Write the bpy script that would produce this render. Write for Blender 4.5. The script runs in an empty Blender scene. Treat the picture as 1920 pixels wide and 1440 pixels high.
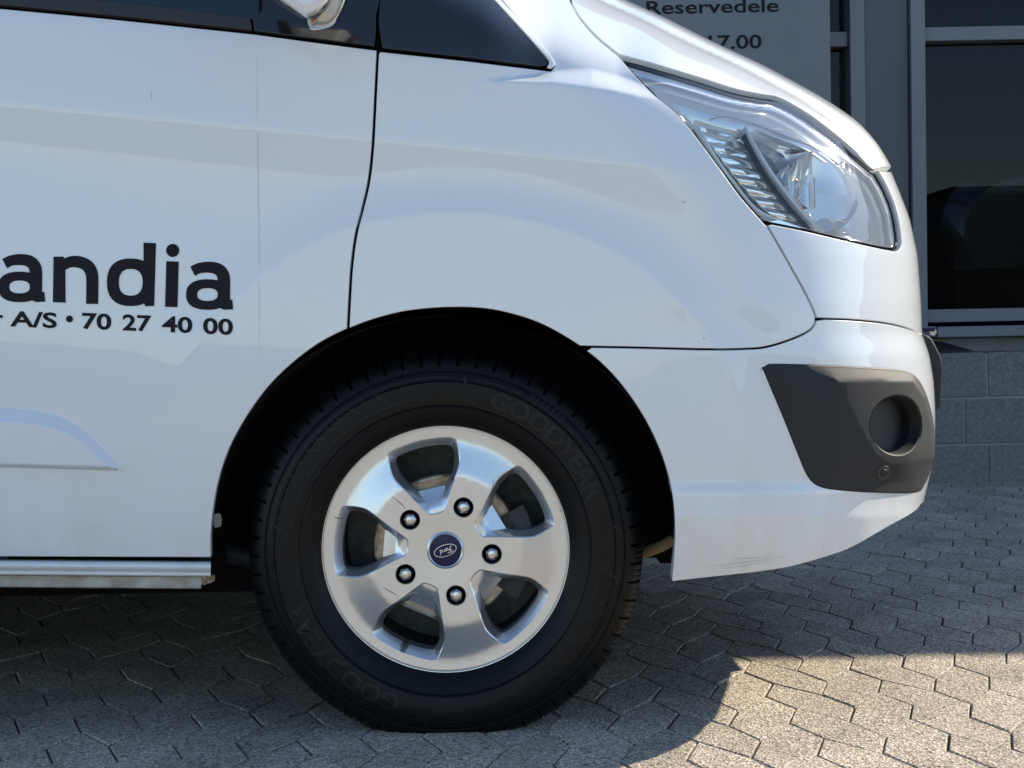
import bpy, math, random
import numpy as np
from mathutils import Matrix, Vector
from mathutils.geometry import delaunay_2d_cdt
random.seed(7); np.random.seed(7)
S = bpy.context.scene; COL = S.collection

# ------------------------------------------------------------------ camera
CAM_H = 0.717; FPX = 2886.0; PITCH = math.radians(2.21); ROLL = -0.020
cam = bpy.data.cameras.new("camera"); co = bpy.data.objects.new("camera", cam); COL.objects.link(co)
cam.sensor_width = 36; cam.lens = FPX / 1920 * 36; cam.clip_end = 1000; cam.clip_start = 0.05
RM = Matrix.Rotation(math.pi / 2 - PITCH, 3, 'X') @ Matrix.Rotation(ROLL, 3, 'Z')
co.matrix_world = Matrix.Translation((0, 0, CAM_H)) @ RM.to_4x4()
S.camera = co
RN = np.array(RM)

# ------------------------------------------------------------------ light
SUN_A, SUN_B = 1.34, 0.90           # direction to the sun is (A, B, 1)
sun_dir = Vector((SUN_A, SUN_B, 1)).normalized()
sl = bpy.data.lights.new("sun", 'SUN'); sl.energy = 3.9; sl.angle = math.radians(0.53); sl.color = (1, .90, .74)
so = bpy.data.objects.new("sun", sl); COL.objects.link(so)
so.rotation_euler = sun_dir.to_track_quat('Z', 'Y').to_euler()
w = bpy.data.worlds.new("World"); S.world = w; w.use_nodes = True
nt = w.node_tree; sky = nt.nodes.new('ShaderNodeTexSky'); sky.sky_type = 'NISHITA'; sky.sun_disc = False
sky.sun_elevation = math.asin(sun_dir.z); sky.sun_rotation = math.atan2(sun_dir.x, sun_dir.y)
sky.air_density = 1.0; sky.dust_density = 0.3; sky.ozone_density = 2.6
nt.links.new(sky.outputs[0], nt.nodes['Background'].inputs[0]); nt.nodes['Background'].inputs[1].default_value = 0.115
S.view_settings.view_transform = 'Standard'; S.view_settings.look = 'None'
S.view_settings.exposure = 1.12; S.view_settings.gamma = 1; S.view_settings.use_curve_mapping = False

# ------------------------------------------------------------------ materials
def mat(name, col, rough=.5, metal=0., coat=0., coat_rough=.03, var=None, var_scale=8., bump=0., bump_scale=200., spec=None):
    m = bpy.data.materials.new(name); m.use_nodes = True; n = m.node_tree; b = n.nodes['Principled BSDF']
    b.inputs['Base Color'].default_value = (*col, 1); b.inputs['Roughness'].default_value = rough
    b.inputs['Metallic'].default_value = metal; b.inputs['Coat Weight'].default_value = coat
    b.inputs['Coat Roughness'].default_value = coat_rough
    if spec is not None: b.inputs['Specular IOR Level'].default_value = spec
    g = n.nodes.new('ShaderNodeNewGeometry')
    if var:
        t = n.nodes.new('ShaderNodeTexNoise'); t.inputs['Scale'].default_value = var_scale; t.inputs['Detail'].default_value = 8; t.inputs['Roughness'].default_value = .65
        n.links.new(g.outputs['Position'], t.inputs['Vector'])
        r = n.nodes.new('ShaderNodeValToRGB'); r.color_ramp.elements[0].position = .35; r.color_ramp.elements[1].position = .68
        r.color_ramp.elements[0].color = (*var, 1); r.color_ramp.elements[1].color = (*col, 1)
        n.links.new(t.outputs['Fac'], r.inputs[0]); n.links.new(r.outputs[0], b.inputs['Base Color'])
    if bump:
        t = n.nodes.new('ShaderNodeTexNoise'); t.inputs['Scale'].default_value = bump_scale; t.inputs['Detail'].default_value = 4
        n.links.new(g.outputs['Position'], t.inputs['Vector'])
        u = n.nodes.new('ShaderNodeBump'); u.inputs['Strength'].default_value = bump; u.inputs['Distance'].default_value = .002
        n.links.new(t.outputs['Fac'], u.inputs['Height']); n.links.new(u.outputs[0], b.inputs['Normal'])
    return m

def paint_mat():
    m = mat('white_paint', (.71, .73, .735), .32, 0, 1.0, .02)
    n = m.node_tree; b = n.nodes['Principled BSDF']; g = n.nodes.new('ShaderNodeNewGeometry'); b.inputs['Coat IOR'].default_value = 1.47
    # faint orange peel and road film that thickens low on the body
    t = n.nodes.new('ShaderNodeTexNoise'); t.inputs['Scale'].default_value = 3.5; t.inputs['Detail'].default_value = 3
    n.links.new(g.outputs['Position'], t.inputs['Vector'])
    u = n.nodes.new('ShaderNodeBump'); u.inputs['Strength'].default_value = .22; u.inputs['Distance'].default_value = .004
    n.links.new(t.outputs['Fac'], u.inputs['Height']); n.links.new(u.outputs[0], b.inputs['Coat Normal'])
    d = n.nodes.new('ShaderNodeTexNoise'); d.inputs['Scale'].default_value = 14; d.inputs['Detail'].default_value = 9; d.inputs['Roughness'].default_value = .7
    mp = n.nodes.new('ShaderNodeMapping'); mp.inputs['Scale'].default_value = (1, 1, .35)
    n.links.new(g.outputs['Position'], mp.inputs[0]); n.links.new(mp.outputs[0], d.inputs['Vector'])
    r = n.nodes.new('ShaderNodeValToRGB'); r.color_ramp.elements[0].position = .42; r.color_ramp.elements[1].position = .75
    n.links.new(d.outputs['Fac'], r.inputs[0])
    sx = n.nodes.new('ShaderNodeSeparateXYZ'); n.links.new(g.outputs['Position'], sx.inputs[0])
    mr = n.nodes.new('ShaderNodeMapRange'); mr.inputs['From Min'].default_value = .55; mr.inputs['From Max'].default_value = .22
    n.links.new(sx.outputs['Z'], mr.inputs['Value'])
    mu = n.nodes.new('ShaderNodeMath'); mu.operation = 'MULTIPLY'; n.links.new(r.outputs[0], mu.inputs[0]); n.links.new(mr.outputs[0], mu.inputs[1])
    m2 = n.nodes.new('ShaderNodeMath'); m2.operation = 'MULTIPLY'; m2.inputs[1].default_value = .45; n.links.new(mu.outputs[0], m2.inputs[0])
    mx = n.nodes.new('ShaderNodeMixRGB'); mx.inputs[1].default_value = (.71, .73, .735, 1); mx.inputs[2].default_value = (.5, .43, .34, 1)
    n.links.new(m2.outputs[0], mx.inputs[0]); n.links.new(mx.outputs[0], b.inputs['Base Color'])
    return m

def paver_mat(name, c0, c1, c2):
    m = bpy.data.materials.new(name); m.use_nodes = True; n = m.node_tree; b = n.nodes['Principled BSDF']
    b.inputs['Roughness'].default_value = .9; b.inputs['Specular IOR Level'].default_value = .25
    g = n.nodes.new('ShaderNodeNewGeometry')
    v = n.nodes.new('ShaderNodeTexVoronoi'); v.inputs['Scale'].default_value = 230
    n.links.new(g.outputs['Position'], v.inputs['Vector'])
    r = n.nodes.new('ShaderNodeValToRGB'); e = r.color_ramp.elements
    e[0].position = 0; e[0].color = (*c0, 1); e[1].position = 1; e[1].color = (*c2, 1)
    k = e.new(.45); k.color = (*c1, 1); k = e.new(.12); k.color = (*[x * .9 for x in c1], 1)
    sp = n.nodes.new('ShaderNodeSeparateColor'); n.links.new(v.outputs['Color'], sp.inputs[0]); n.links.new(sp.outputs[0], r.inputs[0])
    # fine sand grain multiplies, large blotches too
    t = n.nodes.new('ShaderNodeTexNoise'); t.inputs['Scale'].default_value = 260; t.inputs['Detail'].default_value = 3
    n.links.new(g.outputs['Position'], t.inputs['Vector'])
    r2 = n.nodes.new('ShaderNodeValToRGB'); r2.color_ramp.elements[0].position = .3; r2.color_ramp.elements[0].color = (.45, .45, .45, 1)
    r2.color_ramp.elements[1].position = .62; r2.color_ramp.elements[1].color = (1.25, 1.25, 1.25, 1)
    n.links.new(t.outputs['Fac'], r2.inputs[0])
    t3 = n.nodes.new('ShaderNodeTexNoise'); t3.inputs['Scale'].default_value = 5; t3.inputs['Detail'].default_value = 6
    n.links.new(g.outputs['Position'], t3.inputs['Vector'])
    r3 = n.nodes.new('ShaderNodeValToRGB'); r3.color_ramp.elements[0].position = .3; r3.color_ramp.elements[0].color = (.78, .78, .78, 1)
    r3.color_ramp.elements[1].position = .7; r3.color_ramp.elements[1].color = (1.1, 1.1, 1.1, 1)
    n.links.new(t3.outputs['Fac'], r3.inputs[0])
    a = n.nodes.new('ShaderNodeMixRGB'); a.blend_type = 'MULTIPLY'; a.inputs[0].default_value = 1
    n.links.new(r.outputs[0], a.inputs[1]); n.links.new(r2.outputs[0], a.inputs[2])
    a2 = n.nodes.new('ShaderNodeMixRGB'); a2.blend_type = 'MULTIPLY'; a2.inputs[0].default_value = 1
    n.links.new(a.outputs[0], a2.inputs[1]); n.links.new(r3.outputs[0], a2.inputs[2])
    oi = n.nodes.new('ShaderNodeObjectInfo'); mr = n.nodes.new('ShaderNodeMapRange'); mr.inputs['To Min'].default_value = .88; mr.inputs['To Max'].default_value = 1.08
    n.links.new(oi.outputs['Random'], mr.inputs['Value'])
    a3 = n.nodes.new('ShaderNodeMixRGB'); a3.blend_type = 'MULTIPLY'; a3.inputs[0].default_value = 1
    n.links.new(a2.outputs[0], a3.inputs[1]); n.links.new(mr.outputs[0], a3.inputs[2])
    n.links.new(a3.outputs[0], b.inputs['Base Color'])
    ad = n.nodes.new('ShaderNodeMath'); ad.operation = 'ADD'; n.links.new(v.outputs['Distance'], ad.inputs[0]); n.links.new(t.outputs['Fac'], ad.inputs[1])
    u = n.nodes.new('ShaderNodeBump'); u.inputs['Strength'].default_value = .9; u.inputs['Distance'].default_value = .0022
    n.links.new(ad.outputs[0], u.inputs['Height']); n.links.new(u.outputs[0], b.inputs['Normal'])
    return m

def glass_mat(name, tint=(1, 1, 1), refl=1.0, rough=0.):
    m = bpy.data.materials.new(name); m.use_nodes = True; n = m.node_tree
    n.nodes.remove(n.nodes['Principled BSDF']); out = n.nodes['Material Output']
    t = n.nodes.new('ShaderNodeBsdfTransparent'); t.inputs[0].default_value = (*tint, 1)
    g = n.nodes.new('ShaderNodeBsdfGlossy'); g.inputs['Roughness'].default_value = rough
    f = n.nodes.new('ShaderNodeFresnel'); f.inputs['IOR'].default_value = 1.5
    mu = n.nodes.new('ShaderNodeMath'); mu.operation = 'MULTIPLY'; mu.inputs[1].default_value = refl; mu.use_clamp = True
    mx = n.nodes.new('ShaderNodeMixShader')
    n.links.new(f.outputs[0], mu.inputs[0]); n.links.new(mu.outputs[0], mx.inputs[0])
    n.links.new(t.outputs[0], mx.inputs[1]); n.links.new(g.outputs[0], mx.inputs[2]); n.links.new(mx.outputs[0], out.inputs[0])
    return m

M = dict(
 paint=paint_mat(),
 black=mat('black_cavity', (.006, .006, .007), .9, spec=.1),
 rubber=mat('tyre_rubber', (.0030, .0032, .0038), .42, var=(.0055, .0052, .005), var_scale=40, spec=.2),
 rubber_text=mat('tyre_lettering', (.0055, .0054, .0052), .45, spec=.3),
 silver=mat('silver_alloy', (.63, .64, .65), .26, .82, .4, .1, bump=.04, bump_scale=900),
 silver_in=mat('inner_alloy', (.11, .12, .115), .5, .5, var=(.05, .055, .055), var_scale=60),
 chrome=mat('chrome', (.99, .95, .87), .07, .8),
 bezel=mat('bright_bezel', (.93, .93, .92), .15, .0, .8),
 mirror=mat('mirror_chrome', (.85, .83, .80), .04, 1.),
 chrome_soft=mat('satin_chrome', (.97, .95, .90), .13, .35),
 nut=mat('nut_metal', (.55, .54, .52), .2, 1.),
 disc=mat('brake_disc', (.48, .42, .35), .38, .8, var=(.26, .20, .15), var_scale=50),
 plastic=mat('textured_plastic', (.021, .022, .0235), .62, bump=.3, bump_scale=1500, spec=.3),
 plastic_dark=mat('dark_plastic', (.024, .024, .025), .55),
 gloss_black=mat('gloss_black', (.008, .008, .009), .12, 0, .6),
 print_black=mat('vinyl_black', (.006, .006, .008), .5, spec=.2),
 navy=mat('badge_blue', (.004, .008, .05), .25, 0, 0, spec=.3),
 badge_line=mat('badge_silver', (.75, .76, .78), .25, .6),
 dirty=mat('dirty_white_seam', (.55, .53, .48), .6, var=(.32, .25, .18), var_scale=22, bump=.3, bump_scale=120),
 rust=mat('rust_flakes', (.30, .14, .06), .85, var=(.55, .46, .34), var_scale=70, bump=.9, bump_scale=160),
 frame=mat('window_frame_grey', (.16, .175, .19), .4, var=(.145, .16, .175), var_scale=3),
 panel=mat('facade_panel_grey', (.085, .097, .108), .45, var=(.075, .087, .098), var_scale=2),
 sign=mat('sign_grey', (.145, .157, .172), .35, .0, var=(.13, .142, .158), var_scale=1.5),
 block=mat('concrete_block', (.26, .25, .22), .92, var=(.14, .138, .125), var_scale=70, bump=1., bump_scale=240),
 mortar=mat('mortar', (.34, .33, .31), .95, bump=.6, bump_scale=80),
 plinth=mat('plinth_concrete', (.22, .225, .22), .85, var=(.16, .165, .16), var_scale=7, bump=.4),
 sand=mat('joint_sand', (.05, .045, .037), .95, var=(.014, .013, .012), var_scale=60, bump=.8, bump_scale=200),
 asphalt=mat('far_paving', (.26, .24, .21), .9, var=(.19, .175, .155), var_scale=.8),
 paver=paver_mat('paver_concrete', (.095, .082, .068), (.385, .325, .25), (.68, .59, .47)),
 lamp_glass=glass_mat('lamp_lens', (.98, .985, .985), .95),
 clear_plastic=glass_mat('clear_plastic', (.85, .85, .85), 2.5, .05),
 win_glass=glass_mat('showroom_glass', (.55, .60, .62), .45),
 side_glass=mat('tinted_side_glass', (.006, .016, .018), .03, 0, .6),
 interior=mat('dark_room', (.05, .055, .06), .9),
 hose=mat('aged_hose', (.30, .22, .10), .6),
 leaf_y=mat('dry_leaf', (.42, .28, .05), .7),
 orange=mat('amber', (.65, .2, .04), .4),
 foliage=mat('foliage', (.06, .09, .035), .8, var=(.03, .05, .02), var_scale=3),
 bark=mat('bark', (.08, .06, .045), .9),
 render_wall=mat('beige_render', (.36, .29, .21), .9, var=(.31, .25, .18), var_scale=1),
 roof=mat('roof_felt', (.07, .07, .075), .9),
 far_glass=mat('far_window', (.03, .035, .04), .15),
 reflection_dark=mat('reflection_shed_dark', (.025, .027, .03), .7, var=(.02, .021, .023), var_scale=2),
 car=mat('dark_car_paint', (.006, .010, .016), .2, 0, 1.),
)

# ------------------------------------------------------------------ object helpers
def mesh_obj(name, verts, faces, m, parent=None, smooth=False, normals=None, auto=None, local=False):
    me = bpy.data.meshes.new(name); me.from_pydata([tuple(map(float, v)) for v in verts], [], [tuple(int(i) for i in f) for f in faces])
    me.materials.append(m); me.update()
    if smooth or normals is not None or auto: me.shade_smooth()
    if auto: me.set_sharp_from_angle(angle=math.radians(auto))
    if normals is not None: me.normals_split_custom_set(normals)
    o = bpy.data.objects.new(name, me); COL.objects.link(o)
    if parent is not None:
        o.parent = parent
        if not local:
            loc = Vector((0, 0, 0)); p = parent
            while p is not None: loc += p.location; p = p.parent
            o.location = -loc
    return o
def empty(name, loc, parent=None, label=None, cat=None, group=None):
    o = bpy.data.objects.new(name, None); COL.objects.link(o); o.empty_display_size = .1
    if parent is not None: o.parent = parent; o.location = Vector(loc) - parent.location
    else: o.location = loc
    if label: o['label'] = label; o['category'] = cat
    if group: o['group'] = group
    return o
def tag(o, label, cat, group=None):
    o['label'] = label; o['category'] = cat
    if group: o['group'] = group
    return o
def box(name, x0, x1, y0, y1, z0, z1, m, parent=None, bevel=0.):
    v = [(x, y, z) for x in (x0, x1) for y in (y0, y1) for z in (z0, z1)]
    f = [(0, 1, 3, 2), (4, 6, 7, 5), (0, 4, 5, 1), (2, 3, 7, 6), (0, 2, 6, 4), (1, 5, 7, 3)]
    o = mesh_obj(name, v, f, m, parent)
    if bevel:
        b = o.modifiers.new('bevel', 'BEVEL'); b.width = bevel; b.segments = 2
    return o

# pixel -> world at a chosen distance Y from the camera
def P(px, py, Y):
    px = np.asarray(px, float); py = np.asarray(py, float); Y = np.asarray(Y, float)
    d = np.stack([(px - 960) / FPX, -(py - 720) / FPX, -np.ones_like(px + 0 * py)], -1) @ RN.T
    t = Y / d[..., 1]
    return d * t[..., None] + np.array([0, 0, CAM_H])
def P1(px, py, Y): return Vector(P(px, py, Y))
def ground_z(): return 0.0

def ss(x): x = np.clip(x, 0, 1); return x * x * (3 - 2 * x)
def interp(x, pts): return np.interp(x, [p[0] for p in pts], [p[1] for p in pts])
def spline(pts, n=8, closed=False):
    """Catmull-Rom through points"""
    p = [np.array(a, float) for a in pts]; out = []
    N = len(p); rng = range(N if closed else N - 1)
    for i in rng:
        a = p[(i - 1) % N] if (closed or i > 0) else 2 * p[0] - p[1]
        b = p[i]; c = p[(i + 1) % N]
        d = p[(i + 2) % N] if (closed or i < N - 2) else 2 * p[-1] - p[-2]
        for k in range(n):
            t = k / n
            out.append(.5 * ((2 * b) + (-a + c) * t + (2 * a - 5 * b + 4 * c - d) * t * t + (-a + 3 * b - 3 * c + d) * t ** 3))
    if not closed: out.append(p[-1])
    return [tuple(q) for q in out]
def densify(pts, step, closed=True):
    out = []; N = len(pts)
    for i in range(N if closed else N - 1):
        a = np.array(pts[i], float); b = np.array(pts[(i + 1) % N], float); L = np.linalg.norm(b - a)
        if L < 1e-6: continue
        k = max(1, int(math.ceil(L / step)))
        for j in range(k): out.append(tuple(a + (b - a) * j / k))
    if not closed: out.append(tuple(pts[-1]))
    return out
def area(poly):
    a = np.array(poly); x, y = a[:, 0], a[:, 1]; return .5 * np.sum(x * np.roll(y, -1) - np.roll(x, -1) * y)
def out_normals(poly):
    a = np.array(poly, float); sgn = 1 if area(poly) > 0 else -1
    e = np.roll(a, -1, 0) - a; e /= np.linalg.norm(e, axis=1)[:, None] + 1e-12
    n = np.stack([e[:, 1], -e[:, 0]], 1) * sgn; m = n + np.roll(n, 1, 0)
    L2 = np.sum(m * m, 1); return m * (2 / np.maximum(L2, 1.2))[:, None]
def offset(poly, d):   # d > 0 grows
    return [tuple(p) for p in np.array(poly, float) + out_normals(poly) * d]
def in_poly(x, y, poly):
    a = np.array(poly); x = np.asarray(x); y = np.asarray(y); r = np.zeros(x.shape, bool); j = len(a) - 1
    for i in range(len(a)):
        xi, yi, xj, yj = a[i][0], a[i][1], a[j][0], a[j][1]
        if yi != yj: r ^= ((yi > y) != (yj > y)) & (x < (xj - xi) * (y - yi) / (yj - yi) + xi)
        j = i
    return r
def poly_dist(x, y, poly, closed=True):
    a = np.array(poly, float); b = np.roll(a, -1, 0)
    if not closed: a, b = a[:-1], b[:-1]
    x = np.asarray(x, float); y = np.asarray(y, float); best = np.full(x.shape, 1e9)
    for (ax, ay), (bx, by) in zip(a, b):
        dx, dy = bx - ax, by - ay; L = dx * dx + dy * dy + 1e-12
        t = np.clip(((x - ax) * dx + (y - ay) * dy) / L, 0, 1)
        best = np.minimum(best, np.hypot(x - ax - t * dx, y - ay - t * dy))
    return best
def cdt(outer, holes=(), step=8., extra=(), margin=.45):
    """fill a polygon with an even grid of triangles; returns points, triangles, number of outer points"""
    pts = [tuple(p) for p in outer]; edges = []
    def loop(start, n): return [(start + i, start + (i + 1) % n) for i in range(n)]
    edges += loop(0, len(outer))
    for h in holes:
        s = len(pts); pts += [tuple(p) for p in h]; edges += loop(s, len(h))
    a = np.array(outer); x0, y0 = a.min(0); x1, y1 = a.max(0)
    gx, gy = np.meshgrid(np.arange(x0 + step / 2, x1, step), np.arange(y0 + step / 2, y1, step)); gx[::2] += step * .25; gx[1::2] -= step * .25
    gx = gx.ravel(); gy = gy.ravel()
    if len(extra): ex = np.array(extra, float); 
    ok = in_poly(gx, gy, outer); gx, gy = gx[ok], gy[ok]
    ok = poly_dist(gx, gy, outer) > step * margin
    for h in holes: ok &= ~in_poly(gx, gy, h) & (poly_dist(gx, gy, h) > step * margin)
    gx, gy = gx[ok], gy[ok]
    if len(extra):
        ok = in_poly(ex[:, 0], ex[:, 1], outer) & (poly_dist(ex[:, 0], ex[:, 1], outer) > 2)
        for h in holes: ok &= ~in_poly(ex[:, 0], ex[:, 1], h)
        ex = ex[ok]; gx = np.concatenate([gx, ex[:, 0]]); gy = np.concatenate([gy, ex[:, 1]])
    pts += list(zip(gx.tolist(), gy.tolist()))
    v, e, f, ov, oe, of = delaunay_2d_cdt([Vector(p) for p in pts], edges, [], 0, 1e-4)
    v = np.array([tuple(q) for q in v]); cen = np.array([v[list(t)].mean(0) for t in f])
    keep = in_poly(cen[:, 0], cen[:, 1], outer)
    for h in holes: keep &= ~in_poly(cen[:, 0], cen[:, 1], h)
    tris = [tuple(t) for t, k in zip(f, keep) if k]
    return v, tris

# ------------------------------------------------------------------ the van body as one continuous surface
YS = 2.660
SIL = [(-80, 1010), (-40, 1085), (7, 1180), (33, 1240), (64, 1300), (93, 1360), (120, 1420), (152, 1480), (185, 1540), (223, 1597), (236, 1612), (270, 1642), (311, 1667),
       (360, 1687), (409, 1706), (480, 1721), (560, 1727), (627, 1729), (665, 1743), (715, 1751), (768, 1754), (850, 1753), (900, 1742), (945, 1731), (1000, 1728), (1110, 1726)]
P0 = [(-80, 620), (0, 760), (100, 960), (200, 1090), (300, 1190), (420, 1300), (600, 1362), (950, 1368), (1110, 1375)]
BB = [(-80, .62), (100, .56), (300, .50), (450, .44), (600, .43), (1110, .42)]
_k = np.array([.25, .5, .25]); _sy = np.arange(-80, 1112, 2.0); _sx = interp(_sy, SIL)
for _ in range(40): _sx = np.convolve(np.pad(_sx, 1, 'edge'), _k, 'valid') if True else _sx
def f_ps(py): return np.interp(py, _sy, _sx)
_p0 = interp(_sy, P0)
for _ in range(300): _p0 = np.convolve(np.pad(_p0, 1, 'edge'), _k, 'valid')
def f_p0(py): return np.interp(py, _sy, _p0)
def f_b(py): return interp(py, BB)

def integ(tilts):  # tilt table (coordinate, radians) -> depth offset table
    c = np.arange(-700, 1400, 2.0); t = interp(c, tilts)
    for _ in range(3): t = np.convolve(np.pad(t, 1, 'edge'), _k, 'valid')
    d = -np.cumsum(np.tan(t)) * 2.0 / 1069.
    return c, d
# door: coordinate is the distance below the feature line; tilt > 0 faces the sky
DC, DD = integ([(-700, .33), (-230, .30), (-175, .22), (-150, .075), (-8, .055), (4, -.088), (62, -.078), (100, .0), (200, .035), (380, .03), (470, -.01), (600, -.03), (768, -.03), (774, -.09), (900, -.12)])
DD = DD - np.interp(300, DC, DD)
BC, BD = integ([(-700, .2), (560, .10), (640, .06), (662, .06), (668, .0), (800, .0), (900, -.02), (906, .36), (922, .36), (928, .08), (965, .08), (974, -.26), (1040, -.30), (1200, -.34)])
BD = BD - np.interp(800, BC, BD)
SW_T = [(-90, 763), (0, 764), (60, 768), (110, 780), (150, 801), (190, 840), (228, 879)]
WC = (835., 1032.)
SHU = [(900, 152), (960, 146), (1040, 128), (1110, 126), (1180, 146), (1300, 196)]
SHL = [(900, 153), (960, 153), (1040, 160), (1150, 172), (1250, 193), (1300, 203)]
def depth(px, py):
    yc = 195 + .098 * px
    wb = ss((px - 1080) / 260.) * ss((py - 560) / 90.)
    D = YS + np.interp(py - yc, DC, DD) * (1 - wb) + np.interp(py, BC, BD) * wb
    # arch flare
    r = np.hypot(px - WC[0], (py - WC[1]))
    ang = np.degrees(np.arctan2(px - WC[0], -(py - WC[1])))
    rt = interp(ang, [(-60, 600), (-20, 632), (0, 634), (35, 648), (55, 634), (70, 606), (100, 590)])
    fa = interp(ang, [(-85, 0), (-60, .12), (-30, .55), (-5, 1), (62, 1), (80, .4), (100, 0)])
    D = D - .0125 * sum(np.where(r + k < rt, 1., np.clip(1 - (r + k - rt) / 95., 0, 1) ** 2) for k in (-4, -2, 0, 2, 4)) / 5. * fa
    # rounded corner towards the front
    p0, ps = f_p0(py), f_ps(py); u = np.clip((px - p0) / (ps - p0), 0, 1)
    D = D + f_b(py) * (1 - np.sqrt(np.maximum(0, 1 - u * u)))
    # sculpted pressing low on the door
    yt = interp(px, SW_T); yb = 873 + .028 * px
    D = D - .016 * np.minimum(np.clip((py - yt) / 27., 0, 1), np.clip((yb + 2 - py) / 5., 0, 1)) * (px < 229)
    # shoulder between fender and bonnet
    su, sl_ = interp(px, SHU), interp(px, SHL)
    D = D + .040 * ss((sl_ - py) / np.maximum(sl_ - su, 4)) * ss((px - 900) / 140.) * ss((1262 - px) / 110.)
    # bonnet crease just below its silhouette
    return D
RAYH = None
def surf(q, py):
    """q runs along the body; past the silhouette it continues round the nose"""
    q = np.asarray(q, float); py = np.asarray(py, float) + 0 * q
    p0, ps = f_p0(py), f_ps(py); wdt = ps - p0; phi = (q - p0) / wdt; qe = p0 + wdt * math.pi / 2
    u = np.sin(np.clip(phi, 0, math.pi / 2)); px = np.where(phi > 0, p0 + wdt * u, q)
    Pn = P(px, py, depth(px, py))
    s = np.maximum(0, q - qe) * (f_b(py) / wdt)
    ray = Pn - np.array([0, 0, CAM_H]); ray[..., 2] *= 0.25; ray /= np.linalg.norm(ray, axis=-1)[..., None]
    up = ss((330 - py) / 100.)
    bend = np.stack([-(1 - .35 * up), 0 * up, -.6 * up], -1) * (s * s * .20)[..., None]
    return Pn + ray * s[..., None] + bend
def to_q(px, py):
    px = np.asarray(px, float); py = np.asarray(py, float)
    p0, ps = f_p0(py), f_ps(py); u = np.clip((px - p0) / (ps - p0), 0, 1)
    return np.where(px > p0, p0 + (ps - p0) * np.arcsin(u), px)
def surf_n(q, py, e=1.2):
    a = surf(q + e, py) - surf(q - e, py); b = surf(q, py - e) - surf(q, py + e)
    n = np.cross(a, b); n /= np.linalg.norm(n, axis=-1)[..., None] + 1e-12
    c = surf(q, py) - np.array([0, 0, CAM_H])
    # n points to the outside for a right-then-up frame seen from the camera
    return n
def polyq(pts):   # pixel outline -> body coordinates; points given as ('w', extra, y) lie past the silhouette
    out = []
    for p in pts:
        if len(p) == 3:
            y = p[2]; qe = f_p0(y) + (f_ps(y) - f_p0(y)) * math.pi / 2; out.append((float(qe + p[1]), float(y)))
        else: out.append((float(to_q(p[0], p[1])), float(p[1])))
    return out
CREASE = []
for an in np.arange(-75, 95, .7):
    rt_ = float(interp(an, [(-60, 600), (-20, 632), (0, 634), (35, 648), (55, 634), (70, 606), (100, 590)]))
    for dr in (-1.5, 1.5, 5): 
        x_ = WC[0] + (rt_ + dr) * math.sin(math.radians(an)); y_ = WC[1] - (rt_ + dr) * math.cos(math.radians(an)); CREASE.append((float(to_q(x_, y_)), float(y_)))
def panel(name, outline, m, parent, inset=2., step=8., off=0., flange=.014, holes=(), extra=(), dispf=None, rnd=1.5, raw=False):
    ol = outline if raw else polyq(outline)
    ol = densify(ol, step * .8)
    edge = offset(ol, -inset); inner = offset(ol, -inset - rnd)
    hs = []
    for h in holes: hs.append(densify(h, step * .7))
    v, tris = cdt(inner, hs, step, extra)
    q, y = v[:, 0], v[:, 1]; n = surf_n(q, y)
    o_ = off + (dispf(q, y) if dispf is not None else 0)
    pos = surf(q, y) + n * np.asarray(o_ + 0 * q)[:, None]
    if dispf is not None:
        e = 1.0
        def pp(a, b): return surf(a, b) + surf_n(a, b) * (off + dispf(a, b))[:, None]
        a = pp(q + e, y) - pp(q - e, y); b = pp(q, y - e) - pp(q, y + e); n = np.cross(a, b); n /= np.linalg.norm(n, axis=1)[:, None] + 1e-12
    verts = list(pos); faces = []; norms = []
    for t in tris:
        a, b, c = pos[t[0]], pos[t[1]], pos[t[2]]
        if np.dot(np.cross(b - a, c - a), n[t[0]]) < 0: t = (t[0], t[2], t[1])
        faces.append(t); norms += [n[i] for i in t]
    def flangeloop(inn, edg, sgn):
        base = len(verts); N = len(inn); inn = np.array(inn); edg = np.array(edg)
        dd = lambda A: np.asarray(off + (dispf(A[:, 0], A[:, 1]) if dispf is not None else 0) + 0 * A[:, 0])
        ni = surf_n(inn[:, 0], inn[:, 1]); pi = surf(inn[:, 0], inn[:, 1]) + ni * dd(inn)[:, None]
        ne = surf_n(edg[:, 0], edg[:, 1]); pe0 = surf(edg[:, 0], edg[:, 1]) + ne * dd(inn)[:, None]
        pe = pe0 - ne * (rnd / 1069. * .8); pf = pe0 - ne * flange
        o3 = pe0 - pi; o3 /= np.linalg.norm(o3, axis=1)[:, None] + 1e-12
        for k in range(N): verts.extend([pi[k], pe[k], pf[k]])
        for k in range(N):
            j = (k + 1) % N
            for r0, r1, n0, n1 in ((0, 1, 0, 1), (1, 2, 1, 1)):
                f = [base + 3 * k + r0, base + 3 * j + r0, base + 3 * j + r1, base + 3 * k + r1]
                nn = [ni[k] if n0 == 0 else o3[k], ni[j] if n0 == 0 else o3[j], o3[j] if n1 else ni[j], o3[k] if n1 else ni[k]]
                A, B_, C_ = verts[f[0]], verts[f[1]], verts[f[2]]
                if np.dot(np.cross(B_ - A, C_ - A), o3[k] + ni[k]) < 0: f = f[::-1]; nn = nn[::-1]
                faces.append(tuple(f)); norms.extend(nn)
    flangeloop(inner, edge, 1)
    for h in hs: flangeloop(h, offset(h, -rnd), -1)
    return mesh_obj(name, verts, faces, m, parent, normals=[tuple(map(float, a)) for a in norms])

van = empty('van', (-1.6, 3.66, 0), None, 'white panel van parked side-on, front corner with alloy wheel and clear headlight', 'van')

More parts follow.
